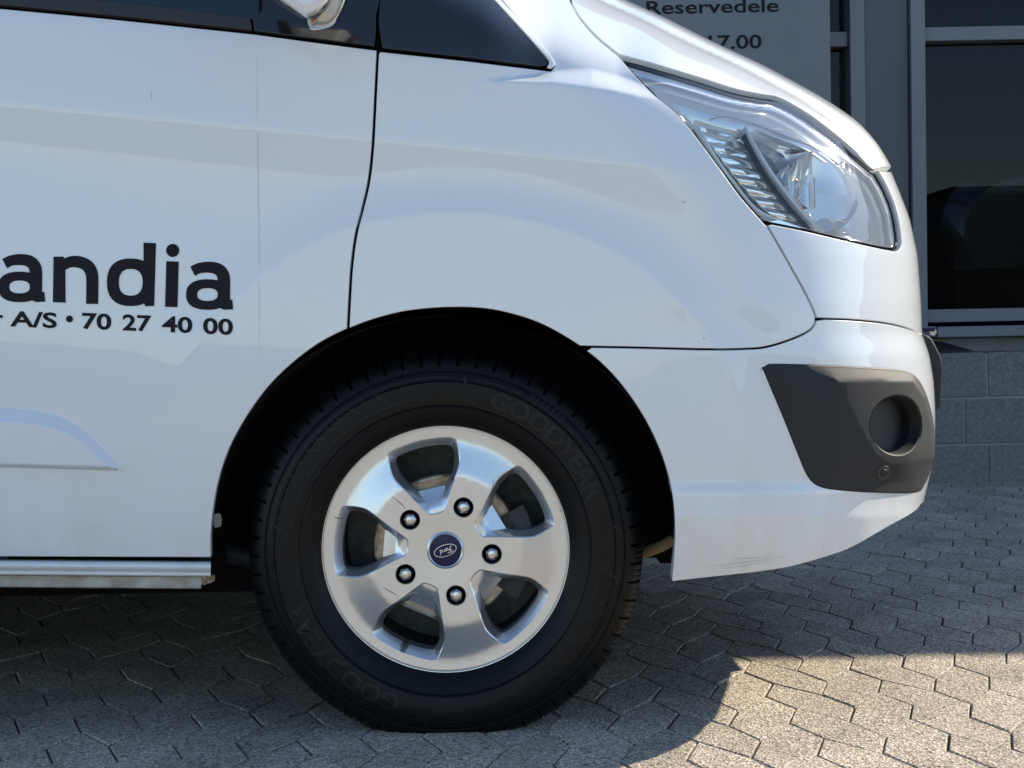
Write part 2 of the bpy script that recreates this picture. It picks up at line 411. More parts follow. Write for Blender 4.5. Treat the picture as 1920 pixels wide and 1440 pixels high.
# shared outlines (photo pixels)
SHUT = spline([(709, 92), (706, 150), (703, 210), (699, 280), (692, 340), (681, 388), (668, 440), (660, 500), (656, 560), (653, 618)], 6)
ARCH = spline([(398, 1048), (398, 1000), (403, 950), (413, 898), (432, 842), (462, 786), (502, 730), (548, 684), (600, 645), (653, 618), (700, 600), (760, 585), (830, 578), (900, 579), (960, 590),
               (1020, 611), (1087, 650), (1136, 690), (1180, 742), (1216, 800), (1243, 862), (1259, 925), (1264, 990), (1262, 1045), (1258, 1092)], 5)
iA = min(range(len(ARCH)), key=lambda i: math.hypot(ARCH[i][0] - 653, ARCH[i][1] - 618))
iB = min(range(len(ARCH)), key=lambda i: math.hypot(ARCH[i][0] - 1087, ARCH[i][1] - 650))
BELT = [(-90, 4), (0, 13), (200, 32), (475, 61), (600, 78), (709, 92)]
swx = []
for t_ in (-1.4, 1.4, 8, 13.5, 19, 25.6, 28.4): swx += [(x, float(interp(x, SW_T)) + t_) for x in range(-80, 226, 4)]
for t_ in (-4, -1, 2, 4): swx += [(x, 873 + .028 * x + t_) for x in range(-80, 228, 6)]
door = panel('door_panel', BELT + SHUT[1:] + ARCH[:iA][::-1] + [(-90, 1046)], M['paint'], van, inset=3., extra=swx + CREASE)
# fender
LAMP_L = spline([(1163, 106), (1200, 148), (1232, 180), (1262, 204), (1292, 236), (1340, 300), (1390, 368), (1432, 416)], 5)
FB = spline([(1440, 424), (1462, 462), (1488, 508), (1510, 548), (1526, 582), (1530, 600), (1520, 618), (1490, 634), (1440, 650), (1400, 654), (1320, 655), (1200, 652), (1087, 650)], 5)
TRI = [(712, 95), (870, 112), (1018, 130), (1032, 131), (1038, 124), (1034, 112), (990, 62), (905, -40), (880, -70)]
BON_L = spline([(1064, -22), (1067, -10), (1072, 5), (1088, 34), (1120, 70), (1160, 103)], 5)
shx = []
for k in np.linspace(0, 1, 8): shx += [(float(to_q(x, interp(x, SHU) * (1 - k) + interp(x, SHL) * k)), float(interp(x, SHU) * (1 - k) + interp(x, SHL) * k)) for x in range(905, 1300, 8)]
fender = panel('fender', [(712, 95)] + TRI[1:] + [(1045, -70)] + BON_L + LAMP_L[1:] + FB + ARCH[iA:iB][::-1] + SHUT[::-1][:-1], M['paint'], van, inset=2., extra=shx + CREASE)
# bonnet
LAMP_T = spline([(1163, 104), (1230, 122), (1310, 146), (1380, 168), (1430, 178), (1462, 184), (1510, 210), (1560, 246), (1610, 288), (1642, 316)], 5)
WR = 430
bon = BON_L + LAMP_T[1:] + [(1655, 317), ('w', 0, 316)] + [('w', WR * k / 10, 316 - 10 * k / 10) for k in range(1, 11)] + [('w', WR, y) for y in range(290, -11, -30)] + [('w', WR, -20), ('w', 0, -22)]
def bon_disp(q, y):
    p0, ps = f_p0(y), f_ps(y); u = np.sin(np.clip((q - p0) / (ps - p0), 0, math.pi / 2)); px = p0 + (ps - p0) * u
    dist = (ps - px) * .5
    return -.006 * np.exp(-((dist - 15) / 5.) ** 2) + .004 * ss((14 - dist) / 8.)
bonnet = panel('bonnet', bon, M['paint'], van, inset=1.8, dispf=bon_disp, flange=.02)
# upper front panel between lamp and bumper
LAMP_B = spline([(1434, 417), (1500, 430), (1560, 444), (1620, 458), (1668, 468), (1684, 468), (1690, 455), (1688, 430), (1680, 390), (1664, 350), (1646, 318)], 5)
SEAM = spline([(1533, 597), (1600, 600), (1660, 606), (1700, 615), (1726, 626)], 5)
front = panel('front_panel', [(1438, 422)] + LAMP_B[1:] + [(1655, 320), ('w', 0, 320)] + [('w', WR * k / 6, 320) for k in range(1, 7)] + [('w', WR, 630)] + [('w', WR * k / 6, 630) for k in range(5, 0, -1)] + [('w', 0, 628)] + SEAM[::-1] + FB[1:24][::-1], M['paint'], van, inset=1.6)
# bumper
TRIM = spline([(1431, 696), (1432, 688), (1438, 683), (1448, 681), (1500, 682), (1600, 686), (1680, 692), (1712, 701), (1730, 722), (1744, 760), (1751, 800), (1752, 845), (1744, 885), (1731, 915), (1718, 925), (1650, 925), (1580, 921), (1535, 913), (1513, 893), (1494, 850), (1468, 785)], 5, closed=True)
BOT = spline([(1728, 946), (1712, 963), (1659, 993), (1603, 1025), (1563, 1041), (1502, 1059), (1442, 1071), (1321, 1085), (1259, 1092)], 5)
bump_ol = FB[25:60][::-1] + SEAM[1:] + [('w', 0, 630)] + [('w', WR * k / 6, 630) for k in range(1, 7)] + [('w', WR, 940)] + [('w', WR * k / 6, 940) for k in range(5, 0, -1)] + [('w', 0, 944)] + BOT + ARCH[iB + 1:-1][::-1]

FOGC = (1680., 796.)
def ell(cx, cy, rx, ry, n=40, rot=0.):
    c, s_ = math.cos(rot), math.sin(rot)
    return [(cx + rx * math.cos(t) * c - ry * math.sin(t) * s_, cy + rx * math.cos(t) * s_ + ry * math.sin(t) * c) for t in [2 * math.pi * k / n for k in range(n)]]
FOG = polyq(ell(1669, 797, 53, 58, 44))
bumper = panel('bumper', bump_ol, M['paint'], van, inset=1.6, extra=CREASE, holes=[offset(FOG, 26)], flange=.02)

# ---- dark structure behind every gap
LENS = LAMP_L + LAMP_B[1:] + LAMP_T[::-1][1:-1]
LQ = polyq(LENS)
cav = [(-90, -70), (1040, -75)] + [('w', -30, y) for y in range(-60, 931, 40)] + [(1690, 955), (1500, 1040), (1290, 1070)] + offset(ARCH, 3)[3:-2][::-1] + [(380, 1040), (-90, 1040)]
cav = [(-90, -70), (1040, -75)] + [('w', -30, y) for y in range(-60, 931, 40)] + [(1690, 955), (1500, 1040), (1300, 1070), (1290, 990), (1270, 860), (1200, 740), (1100, 630), (960, 560), (830, 550), (700, 570), (560, 640), (440, 780), (380, 940), (370, 1040), (-90, 1040)]
panel('inner_structure', cav, M['black'], van, inset=0, step=22, off=-.017, holes=[LQ, offset(FOG, 30)], flange=.01)

# ---- greenhouse on the same surface
GL_B = [(-90, -30), (0, -16), (170, 0), (347, 19), (486, 36)]
panel('side_window', [(-90, -75)] + GL_B + [(486, -75)], M['side_glass'], van, inset=0, off=-.004, step=14)
panel('window_seal', GL_B[::-1][:0] + [(-90, -30), (0, -16), (170, 0), (347, 19), (470, 35), (474, 59), (200, 30), (0, 11), (-90, 2)], M['plastic_dark'], van, inset=.5, off=.004, step=8, flange=.01)
panel('sail_panel', [(471, 30), (486, 24), (486, -75), (702, -75), (712, 5), (706, 30), (706, 60), (703, 89), (600, 76), (476, 60)], M['gloss_black'], van, inset=1, off=.003)
panel('window_divider', [(486, -75), (492, -75), (492, 22), (486, 26)], M['black'], van, inset=0, off=.0045, step=6, flange=.004)
qw = panel('quarter_window', spline([(716, -60), (709, 30), (711, 60), (716, 92)], 3) + [(870, 109), (1010, 126), (1026, 124), (1028, 114), (984, 62), (893, -40), (870, -60)], M['gloss_black'], van, inset=1, off=.002)
panel('quarter_window_trim', spline([(880, -60), (898, -40), (990, 58), (1034, 110), (1039, 124), (1032, 131)], 5) + spline([(1024, 128), (1028, 118), (1022, 108), (976, 58), (884, -42), (866, -60)], 5), M['chrome_soft'], van, inset=.6, off=.004, step=5, flange=.004)

# ---- lettering on the door (flat vinyl)
def map_door(name, pts, tris, m, parent, off=.0012):
    q = np.array([p[0] for p in pts], float); y = np.array([p[1] for p in pts], float); n = surf_n(q, y); pos = surf(q, y) + n * off
    fs = []
    for t in tris:
        a, b, c = pos[t[0]], pos[t[1]], pos[t[2]]
        fs.append(t if np.dot(np.cross(b - a, c - a), n[t[0]]) > 0 else t[::-1])
    return mesh_obj(name, pos, fs, m, parent, normals=[tuple(map(float, v)) for v in n[[i for t in fs for i in t]]])
def union(quads):
    pts = []; fcs = []
    for q in quads:
        s0 = len(pts)
        if area(q) < 0: q = q[::-1]
        pts += [Vector(p) for p in q]; fcs.append(list(range(s0, s0 + len(q))))
    v, e, f, a, b, c = delaunay_2d_cdt(pts, [], fcs, 0, 1e-4)
    V_ = np.array([tuple(p) for p in v]); cen = np.array([V_[list(t)].mean(0) for t in f]); keep = np.zeros(len(f), bool)
    for q in quads: keep |= in_poly(cen[:, 0], cen[:, 1], q)
    return [tuple(p) for p in v], [tuple(t) for t, k in zip(f, keep) if k]
def stroke(pts, w, w2=None):
    """ribbon quads along a polyline, width may change"""
    a = np.array(pts, float); d = np.gradient(a, axis=0); d /= np.linalg.norm(d, axis=1)[:, None]; n = np.stack([-d[:, 1], d[:, 0]], 1)
    ww = np.linspace(w, w2 or w, len(a))[:, None] / 2 if not isinstance(w, (list, np.ndarray)) else np.interp(np.linspace(0, 1, len(a)), np.linspace(0, 1, len(w)), w)[:, None] / 2
    L, R = a + n * ww, a - n * ww
    return [[tuple(L[i]), tuple(L[i + 1]), tuple(R[i + 1]), tuple(R[i])] for i in range(len(a) - 1)]
def arc(cx, cy, rx, ry, a0, a1, n=20):
    return [(cx + rx * math.cos(math.radians(t)), cy + ry * math.sin(math.radians(t))) for t in np.linspace(a0, a1, n)]
def ring(cx, cy, rx, ry, ix, iy, pw=2.4, n=36):
    def sup(a, b, t): c, s_ = math.cos(t), math.sin(t); return (cx + a * math.copysign(abs(c) ** (2 / pw), c), cy + b * math.copysign(abs(s_) ** (2 / pw), s_))
    T = [2 * math.pi * k / n for k in range(n)]
    return [[sup(rx, ry, T[k]), sup(rx, ry, T[(k + 1) % n] if k < n - 1 else 2 * math.pi), sup(ix, iy, T[(k + 1) % n] if k < n - 1 else 2 * math.pi), sup(ix, iy, T[k])] for k in range(n)]
# glyphs traced in the 3x enlargement, then placed on the photo pixels
def glyph_a(dx, dy):
    q = ring(1168, 397, 121, 86, 58, 36)
    q += stroke(spline([(1084, 266), (1120, 249), (1172, 243), (1222, 252), (1252, 280), (1260, 320), (1260, 380)], 6), [58, 58, 62, 66, 70, 70, 70])
    q += [[(1225, 330), (1295, 330), (1295, 455), (1225, 445)]]
    q += stroke(spline([(1250, 440), (1262, 456), (1285, 455), (1310, 453)], 5), [60, 52, 52, 56])
    return [[(x + dx, y + dy) for x, y in k] for k in q]
Q3 = []
Q3 += glyph_a(0, 0) + glyph_a(-1057, -43)
Q3 += [[(302, 184), (358, 183), (368, 215), (370, 443), (298, 440)]]                              # n
Q3 += stroke(spline([(338, 262), (352, 235), (395, 214), (440, 213), (488, 232), (514, 270), (520, 320), (519, 450)], 6), [50, 58, 62, 66, 68, 70, 68, 68])
Q3 += [[(808, 105), (878, 108), (868, 461), (818, 463), (808, 440)]] + ring(736, 328, 134, 134, 67, 75)  # d
Q3 += [[(936, 209), (1006, 212), (999, 468), (929, 466)]] + [ell(972, 149, 37, 37, 24)]                 # i
v_, t_ = union([[(x / 3., 420 + y / 3.) for x, y in k] for k in Q3])
map_door('door_lettering', v_, t_, M['print_black'], door)

def text2d(txt, off=0.0, res=4):
    c = bpy.data.curves.new('text', 'FONT'); c.body = txt; c.offset = off; c.resolution_u = res
    o = bpy.data.objects.new('text', c); me = bpy.data.meshes.new_from_object(o)
    v = np.array([tuple(p.co)[:2] for p in me.vertices]); f = [tuple(p.vertices) for p in me.polygons]
    bpy.data.objects.remove(o); bpy.data.curves.remove(c); bpy.data.meshes.remove(me); return v, f
def fit(v, x0, x1, h, capref):   # scale so that text spans x0..x1; h = height of capref units
    lo, hi = v[:, 0].min(), v[:, 0].max()
    return np.stack([x0 + (v[:, 0] - lo) / (hi - lo) * (x1 - x0), v[:, 1] / capref * h], 1)
def door_text(txt, x0, x1, yb0, slope, h, off=.024):
    v, f = text2d(txt, off); cap = .729
    v = fit(v, x0, x1, h, cap); pts = [(x, yb0 + slope * (x - x0) - y) for x, y in v]
    return pts, f
PV, PF = [], []
for txt, x0, x1, yb, h in (('A/S', 19, 107, 611, 29), ('70', 154, 209, 615.5, 30), ('27', 230, 284, 618.5, 30), ('40', 304, 361, 621.5, 30), ('00', 381, 437, 625, 30), ('r', -6, 6, 609, 29)):
    p, f = door_text(txt, x0, x1, yb, .042, h); s0 = len(PV); PV += p; PF += [tuple(i + s0 for i in t) for t in f]
s0 = len(PV); PV += ell(130.5, 598, 6.5, 6.5, 20); PF += [tuple(range(s0, s0 + 20))]
map_door('phone_lettering', PV, PF, M['print_black'], door)

def marks(name, segs, m, parent, w=1.):
    q = []
    for sg_ in segs: q += stroke(spline([tuple(p) for p in polyq(sg_)], 4), [w * .4, w, w * .3])
    v_, t_ = union(q); o_ = map_door(name, v_, t_, m, parent, off=.0006); o_['kind'] = 'stuff'; return o_
M['scratch'] = mat('scratch_grey', (.30, .29, .27), .6); M['film'] = mat('film_edge_grey', (.52, .54, .56), .4)
marks('film_edge', [[(481, 64), (483, 250), (486, 480), (487, 706)]], M['film'], door, .9)
M['scratch'].node_tree.nodes['Principled BSDF'].inputs['Base Color'].default_value = (.42, .41, .39, 1)
marks('scratch', [[(1330, 1062), (1370, 1057), (1420, 1051), (1480, 1041)], [(1350, 1066), (1400, 1060), (1450, 1050)], [(1375, 1048), (1410, 1046), (1440, 1043)]], M['scratch'], bumper, 1.0)
marks('paint_chip', [[(1319, 632), (1320, 635), (1321, 637)], [(1279, 378), (1283, 379), (1287, 378)]], M['scratch'], fender, 3.)
marks('paint_chip', [[(283, 172), (284, 180), (283, 187)]], M['scratch'], door, 1.4)
# ---- sill under the door
def extrude_x(name, prof, px0, px1, m, parent, auto=30):
    v = []; n = len(prof)
    for px in (px0, px1):
        for (py, Y) in prof: v.append(P(px, py + (.008 * (px - 200)), Y))
    f = [(i, i + 1, n + i + 1, n + i) for i in range(n - 1)] + [tuple(range(n, 2 * n))]
    return mesh_obj(name, v, f, m, parent, auto=auto)
sill_p = spline([(1050, 2.690), (1052, 2.678), (1056, 2.671), (1062, 2.668), (1068, 2.671), (1072, 2.677), (1075, 2.676), (1079, 2.679), (1080, 2.70), (1080, 2.80)], 4)
extrude_x('sill', sill_p, -90, 395, M['paint'], van)
extrude_x('sill_flange', [(1079, 2.70), (1081, 2.694), (1098, 2.690), (1101, 2.688), (1103, 2.694), (1103, 2.72), (1098, 2.80)], -90, 377, M['dirty'], van)
rv = []; rf = []
for i in range(7):
    for j in range(6):
        rv.append(P(377 + i * 4.2 + random.uniform(-1.5, 1.5), 1077 + j * (4.6 - .3 * i) + random.uniform(-1.5, 1.5), 2.698 + random.uniform(-.006, .006)))
for i in range(6):
    for j in range(5): a = i * 6 + j; rf.append((a, a + 1, a + 7, a + 6))
mesh_obj('rusty_sill_end', rv, rf, M['rust'], van)
lv = [(409, 962), (414, 965), (416, 975), (414, 987), (404, 990), (400, 985), (401, 965)]
mesh_obj('mud_clip', [P(x, y, 2.72) for x, y in lv] + [P(x, y, 2.74) for x, y in lv], [tuple(range(7))] + [(i, (i + 1) % 7, 7 + (i + 1) % 7, 7 + i) for i in range(7)], M['dirty'], van)

# ---- fog lamp surround
PLAT = [(1556, 714), (1640, 713), (1700, 718), (1726, 745), (1741, 800), (1746, 860), (1700, 864), (1652, 864), (1630, 850), (1590, 780)]
def q2px(q, y):
    p0, ps = f_p0(y), f_ps(y); return np.where(q > p0, p0 + (ps - p0) * np.sin(np.clip((q - p0) / (ps - p0), 0, math.pi / 2)), q)
TRIM_H = .013
def trim_disp(q, y):
    x = q2px(q, y); dp = np.where(in_poly(x, y, PLAT), 0, poly_dist(x, y, PLAT)); de = poly_dist(x, y, TRIM)
    return (.003 + TRIM_H * (1 - dp / (dp + de + 1e-6))) * (1 - .7 * ss((x - 1680) / 66.))
TR_Q = polyq(TRIM)
fog = panel('fog_lamp_surround', TR_Q, M['plastic'], van, inset=.8, raw=True, dispf=trim_disp, holes=[FOG], flange=.024, rnd=4.5, step=6)
fq = np.array(offset(FOG, -1.5)); nn_ = surf_n(fq[:, 0], fq[:, 1]); r0 = surf(fq[:, 0], fq[:, 1]) + nn_ * trim_disp(fq[:, 0], fq[:, 1])[:, None]
cen_ = r0.mean(0); ax_ = nn_.mean(0); ax_ /= np.linalg.norm(ax_); ax_ = (ax_ * .75 + np.array([0, -1, 0]) * .35); ax_ /= np.linalg.norm(ax_)
rings = [r0, cen_ + (r0 - cen_) * .985 - ax_ * .004, cen_ + (r0 - cen_) * .93 - ax_ * .046]
v_ = [p for r in rings for p in r]; n_ = len(r0)
f_ = [(k * n_ + i, k * n_ + (i + 1) % n_, (k + 1) * n_ + (i + 1) % n_, (k + 1) * n_ + i) for k in range(2) for i in range(n_)]
mesh_obj('fog_lamp_recess', v_, f_, M['plastic'], fog, auto=50)
r3 = cen_ + (r0 - cen_) * .94 - ax_ * .044
mesh_obj('fog_lamp_cover', list(r3) + [cen_ - ax_ * .038], [(i, (i + 1) % n_, n_) for i in range(n_)], M['plastic_dark'], fog, smooth=True)
for nm, rr, off_, mm_ in (('parking_sensor_ring', 15, .016, 'plastic_dark'), ('parking_sensor', 8, .020, 'plastic')):
    e_ = ell(1646, 885, rr * .78, rr, 24)
    def dd_(q, y): return trim_disp(q, y)
    panel(nm, polyq(e_), M[mm_], fog, inset=0, raw=True, step=5, dispf=lambda q, y, o=off_: trim_disp(q, y) + (.0015 if o == .016 else .0035), flange=.004, rnd=1.6)
# number plate carrier seen edge-on at the nose
pr = [(1715, 630), (1738, 628), (1748, 636), (1764, 667), (1768, 690), (1764, 762), (1757, 769), (1715, 768)]
v_ = [P(x, y, 3.24) for x, y in pr]; v2 = [P(x, y, 3.20) + np.array([-.012, 0, 0]) for x, y in [(1715, 640), (1735, 640), (1742, 652), (1752, 690), (1755, 755), (1750, 764), (1715, 764)]]
b_ = [np.array([a[0] + .03, 4.08, a[2]]) for a in v_]
f_ = [(i, (i + 1) % 8, 8 + (i + 1) % 8, 8 + i) for i in range(8)] + [tuple(range(7, -1, -1)), tuple(range(8, 16))]
npb = mesh_obj('front_centre_bar', v_ + b_, f_, M['plastic'], van, auto=20)
bb_ = npb.modifiers.new('bevel', 'BEVEL'); bb_.width = .004; bb_.segments = 2

# ---- headlight
hl = empty('headlight', P1(1480, 320, 2.85), van)
LINS = offset(LQ, -6)
lens = panel('lens', LQ, M['lamp_glass'], hl, inset=5.5, raw=True, off=-.003, flange=.006, rnd=2.5, step=7)
mxd = poly_dist
LLB = polyq(LAMP_L + LAMP_B[1:22]); LLT = polyq(LAMP_T)
def bowl(q, y):
    x = q2px(q, y); tp_ = 1 - ss((95 - poly_dist(q, y, LLT, False)) / 45.); return -.010 - .030 * tp_ * ss((poly_dist(q, y, LLB, False) - 3) / 34.) * (1 - ss((x - 1540) / 80.)) - .004 * ss((poly_dist(q, y, LQ) - 3) / 10.)
panel('housing', LQ, M['chrome_soft'], hl, inset=4, raw=True, dispf=bowl, flange=.01, step=5)
panel('lamp_gasket', LQ, M['black'], hl, inset=-3, raw=True, off=-.010, flange=.004, holes=[offset(LQ, -6.5)], step=6, rnd=.5)
def sub(name, pts, m, dispf, inset=0, step=2.6, fl=.006, closed_spline=True):
    return panel(name, polyq(pts), m, hl, inset=inset, raw=True, dispf=dispf, flange=fl, step=step, rnd=1.)
def ribs(q, y): return -.020 - .012 * np.clip((q2px(q, y) - 1330 - (y - 230) * .9) / 90., 0, 1) +   .0034 * np.abs(np.sin((y - .12 * q) / 6.)) + .0005 * np.sin(q / 14. + y / 9.)
sub('indicator_reflector', spline([(1318, 224), (1350, 228), (1402, 240), (1440, 294), (1478, 350), (1520, 415), (1500, 418), (1462, 402), (1415, 358), (1362, 290)], 4, True), M['chrome'], ribs)
def sweeps(q, y): 
    r = np.hypot(q2px(q, y) - 1470, (y - 330) * 1.0); return -.013 - np.clip(300 - y, 0, 110) * .00040 + .0005 * np.sin(r / 2.4) + .0007 * np.sin(q / 11.)
sub('upper_reflector', spline([(1342, 209), (1392, 196), (1450, 190), (1500, 206), (1548, 236), (1596, 280), (1612, 318), (1575, 300), (1520, 272), (1460, 250), (1400, 232)], 4, True), M['chrome'], sweeps)
def dish(q, y):
    x = q2px(q, y); u = (x - 1552) / 66.; v = (y - 352) / 82.; r = np.sqrt(u * u + v * v); a = np.arctan2(v, u)
    return -.052 + .034 * np.clip(r, 0, 1.1) ** 2 + .0060 * np.abs(np.sin(a * 4.5)) * r + .0022 * np.abs(np.sin((x - 1490) / 7.5))
sub('main_reflector', ell(1552, 352, 64, 80, 40, -.35), M['chrome'], dish, step=4, fl=.01)
sub('bulb_shield', ell(1532, 352, 19, 34, 30, -.12), M['chrome'], lambda q, y: -.036 + .02 * np.sqrt(np.maximum(0, 1 - ((q2px(q, y) - 1532) / 21.) ** 2)), step=4, fl=.03)
def strip(name, line, w, m, off, fl=.012):
    L = spline(line, 6); q = stroke(L, w); a = [k[0] for k in q] + [q[-1][1]]; b = [k[3] for k in q] + [q[-1][2]]
    return panel(name, polyq(a + b[::-1]), m, hl, inset=0, raw=True, dispf=lambda q_, y_: off + 0 * q_, flange=fl, step=3, rnd=1.)
sub('inner_panel', [(1410, 246), (1440, 258), (1478, 276), (1500, 300), (1514, 345), (1536, 420), (1500, 382), (1462, 330), (1434, 290)], M['mirror'], lambda q, y: -.015 - (y - 250) * .00011)
sub('lower_panel', [(1437, 412), (1470, 408), (1520, 424), (1560, 434), (1600, 430), (1640, 446), (1600, 450), (1540, 437), (1490, 427)], M['mirror'], lambda q, y: -.012 - (y - 405) * .00012)
strip('divider', [(1402, 232), (1420, 268), (1450, 318), (1490, 372), (1536, 426)], [3, 5, 6, 6, 3], M['bezel'], -.006)
strip('inner_bezel', [(1316, 220), (1345, 274), (1390, 340), (1430, 386), (1480, 410), (1530, 425)], [3, 5, 5, 5, 4, 4], M['bezel'], -.018)
strip('reflector_edge', [(1342, 210), (1392, 218), (1450, 240), (1520, 268), (1562, 296)], [3, 4, 4, 4, 3], M['bezel'], -.016)
strip('dish_edge', [(1500, 262), (1560, 290), (1598, 340), (1612, 400), (1608, 432)], [3, 4, 4, 4, 4], M['bezel'], -.022)
strip('reflector_ring', [(1500, 270), (1556, 276), (1598, 322), (1616, 380), (1612, 434)], [1.5, 3, 3.5, 3.5, 2.5], M['plastic_dark'], -.016)
strip('indicator_edge', [(1404, 242), (1420, 276), (1448, 326), (1486, 378), (1528, 424)], [1, 1.3, 1.5, 1.3, 1], M['plastic_dark'], -.012)
strip('upper_edge', [(1340, 213), (1372, 208), (1420, 222), (1480, 244), (1540, 270), (1590, 306)], [1.2, 2.2, 2.2, 2.2, 2, 1], M['bezel'], -.012)
strip('lower_seal', [(1436, 420), (1500, 434), (1560, 448), (1620, 461), (1680, 474)], [2.5, 3, 4, 5, 6], M['plastic_dark'], -.004)
sub('side_marker', [(1654, 426), (1678, 430), (1680, 458), (1658, 454)], M['chrome'], lambda q, y: -.018 + .003 * np.sin(q / 3.), step=4)
for k in range(4):
    x0, y0 = 1228 + 27 * k, 141 + 22 * k
    strip('housing_rib', [(x0, y0), (x0 + 40, y0 + 7), (x0 + 80 - 6 * k, y0 + 16)], [1.5, 2.5, 1.], M['chrome_soft'], -.040, .006)

# ---- door mirror hanging above the frame
def pillow(name, outline, Y, th, m, parent, hgt=8):
    ol = densify(outline, 5); c = np.array(ol).mean(0); vs = []; n = len(ol); lay = []
    for k in range(hgt + 1):
        a = -math.pi / 2 + math.pi * k / hgt; s_ = .72 + .28 * math.cos(a) if abs(a) < 1.5 else .55
        lay.append((s_, Y + th * math.sin(a)))
    for s_, y in lay:
        for p in ol: q = c + (np.array(p) - c) * s_; vs.append(P(q[0], q[1], y))
    f = [(k * n + i, k * n + (i + 1) % n, (k + 1) * n + (i + 1) % n, (k + 1) * n + i) for k in range(hgt) for i in range(n)] + [tuple(range(n)), tuple(range(hgt * n, (hgt + 1) * n))]
    return mesh_obj(name, vs, f, m, parent, auto=45)
mir = empty('door_mirror', P1(590, -60, 2.50), van)
pillow('mirror_shell', spline([(504, -60), (518, -6), (545, 16), (572, 34), (578, 33), (592, 28), (608, 12), (622, -8), (640, -60)], 5), 2.50, .085, M['paint'], mir)
pillow('mirror_indicator', spline([(572, 36), (577, 30), (600, 25), (610, 10), (622, -12), (640, -60), (662, -60), (654, -8), (642, 24), (628, 46), (606, 55), (584, 57), (578, 50)], 5, True), 2.52, .05, M['clear_plastic'], mir)
pillow('mirror_reflector', spline([(586, 44), (598, 30), (610, 16), (632, -40), (650, -50), (642, 4), (630, 32), (612, 46)], 5, True), 2.53, .03, M['chrome_soft'], mir)
pillow('indicator_bulb', ell(586, 41, 4.5, 8, 14), 2.50, .012, M['orange'], mir)
pillow('mirror_underside', spline([(488, -60), (506, -8), (534, 15), (570, 36), (545, 10), (525, -8), (512, -60)], 4, True), 2.55, .05, M['plastic_dark'], mir)

# ------------------------------------------------------------------ wheel, local axes: x right, y away from the camera, z up; unit = photo pixel
YW = 2.700; U = YW / FPX
wc = P1(WC[0], WC[1], YW)
wheel = empty('wheel', wc, van)
def wmesh(name, verts, faces, m, auto=None, smooth=False, parent=None, normals=None):   # verts in pixels (x, depth, up)
    return mesh_obj(name, [(x * U, y * U, z * U) for x, y, z in verts], faces, m, parent or wheel, auto=auto, smooth=smooth, local=True, normals=normals)
def lathe(name, prof, m, n=128, auto=40, parent=None, rfun=None, cap=None):
    vs = []; k_ = len(prof)
    for i in range(n):
        a = 2 * math.pi * i / n
        for j, (r, d) in enumerate(prof):
            rr, dd = (r, d) if rfun is None else rfun(r, d, a, j, i)
            vs.append((rr * math.sin(a), dd, rr * math.cos(a)))
    fs = [(i * k_ + j, i * k_ + j + 1, ((i + 1) % n) * k_ + j + 1, ((i + 1) % n) * k_ + j) for i in range(n) for j in range(k_ - 1)]
    return wmesh(name, vs, fs, m, auto=auto, parent=parent)
GRND = -346.
def squash(r, d, a):
    z = r * math.cos(a)
    if z < GRND: r = GRND / math.cos(a)
    b = max(0., (-math.cos(a) - .80) / .2); d2 = d - 6 * b * max(0, 1 - abs(r - 310) / 60.) if d < 12 else d
    return r, d2
tp = [(232, 16), (236, 6), (240, 1), (246, -5), (252, -9), (262, -13), (270, -16), (273, -14.5), (276, -17), (290, -19), (306, -19), (318, -17.5), (320, -15.5), (322, -17), (332, -14), (335, -11), (337, -13), (344, -9), (350, -5), (355, 1), (359, 8), (364, 20), (367, 32), (368.5, 50), (366, 52), (366, 60), (369, 62), (369.5, 110), (366, 112), (366, 122), (369.5, 124), (369, 170), (366, 172), (366, 182), (368, 184), (364, 215), (352, 235), (330, 245), (240, 232)]
tp = [(r + max(0, (r - 325)) * .2, d) for r, d in tp]
NSIP = 64
def tyre_r(r, d, a, j, i):
    k = i % 16
    if 350 < r < 380 and k >= 14 and -12 < d < 50: r -= 6.; d += 4
    if k in (4, 9) and r > 362 and d < 50: r -= 1.5
    if r > 366 and d >= 60 and (i + j) % 9 == 0: r -= 5
    return squash(r, d, a)
lathe('tyre', tp, M['rubber'], n=NSIP * 16, rfun=tyre_r, auto=28)
tyre = [o for o in wheel.children if o.name.startswith('tyre')][0]
# raised sidewall lettering and lines
TV, TF = [], []
def side_pt(r, ang, lift=1.3):
    d = np.interp(r, [p[0] for p in tp[:20]], [p[1] for p in tp[:20]]); a = math.radians(ang); r2, d2 = squash(r, d, a)
    return (r2 * math.sin(a), d2 - lift, r2 * math.cos(a))
def ring_text(txt, a0, a1, r, h, flip=False, off=.03):
    v, f = text2d(txt, off, 3); lo, hi = v[:, 0].min(), v[:, 0].max(); s0 = len(TV)
    for x, y in v: TV.append(side_pt(r + y / .73 * h, a0 + (x - lo) / (hi - lo) * (a1 - a0)))
    TF.extend([tuple(i + s0 for i in t) for t in f])
ring_text('GOODYEAR', 18, 72, 284, 33); ring_text('GOODYEAR', 198, 252, 284, 33)
ring_text('215/65 R16C  109/107T', 120, 150, 252, 9, off=0); ring_text('TUBELESS  RADIAL', 214, 236, 252, 9, off=0)
def band(r0, r1, a0, a1, skew=0.):
    n = max(2, int(abs(a1 - a0) / 2) + 1); s0 = len(TV)
    for k in range(n + 1):
        a = a0 + (a1 - a0) * k / n; TV.append(side_pt(r0, a)); TV.append(side_pt(r1, a + skew))
    TF.extend([(s0 + 2 * k, s0 + 2 * k + 1, s0 + 2 * k + 3, s0 + 2 * k + 2) for k in range(n)])
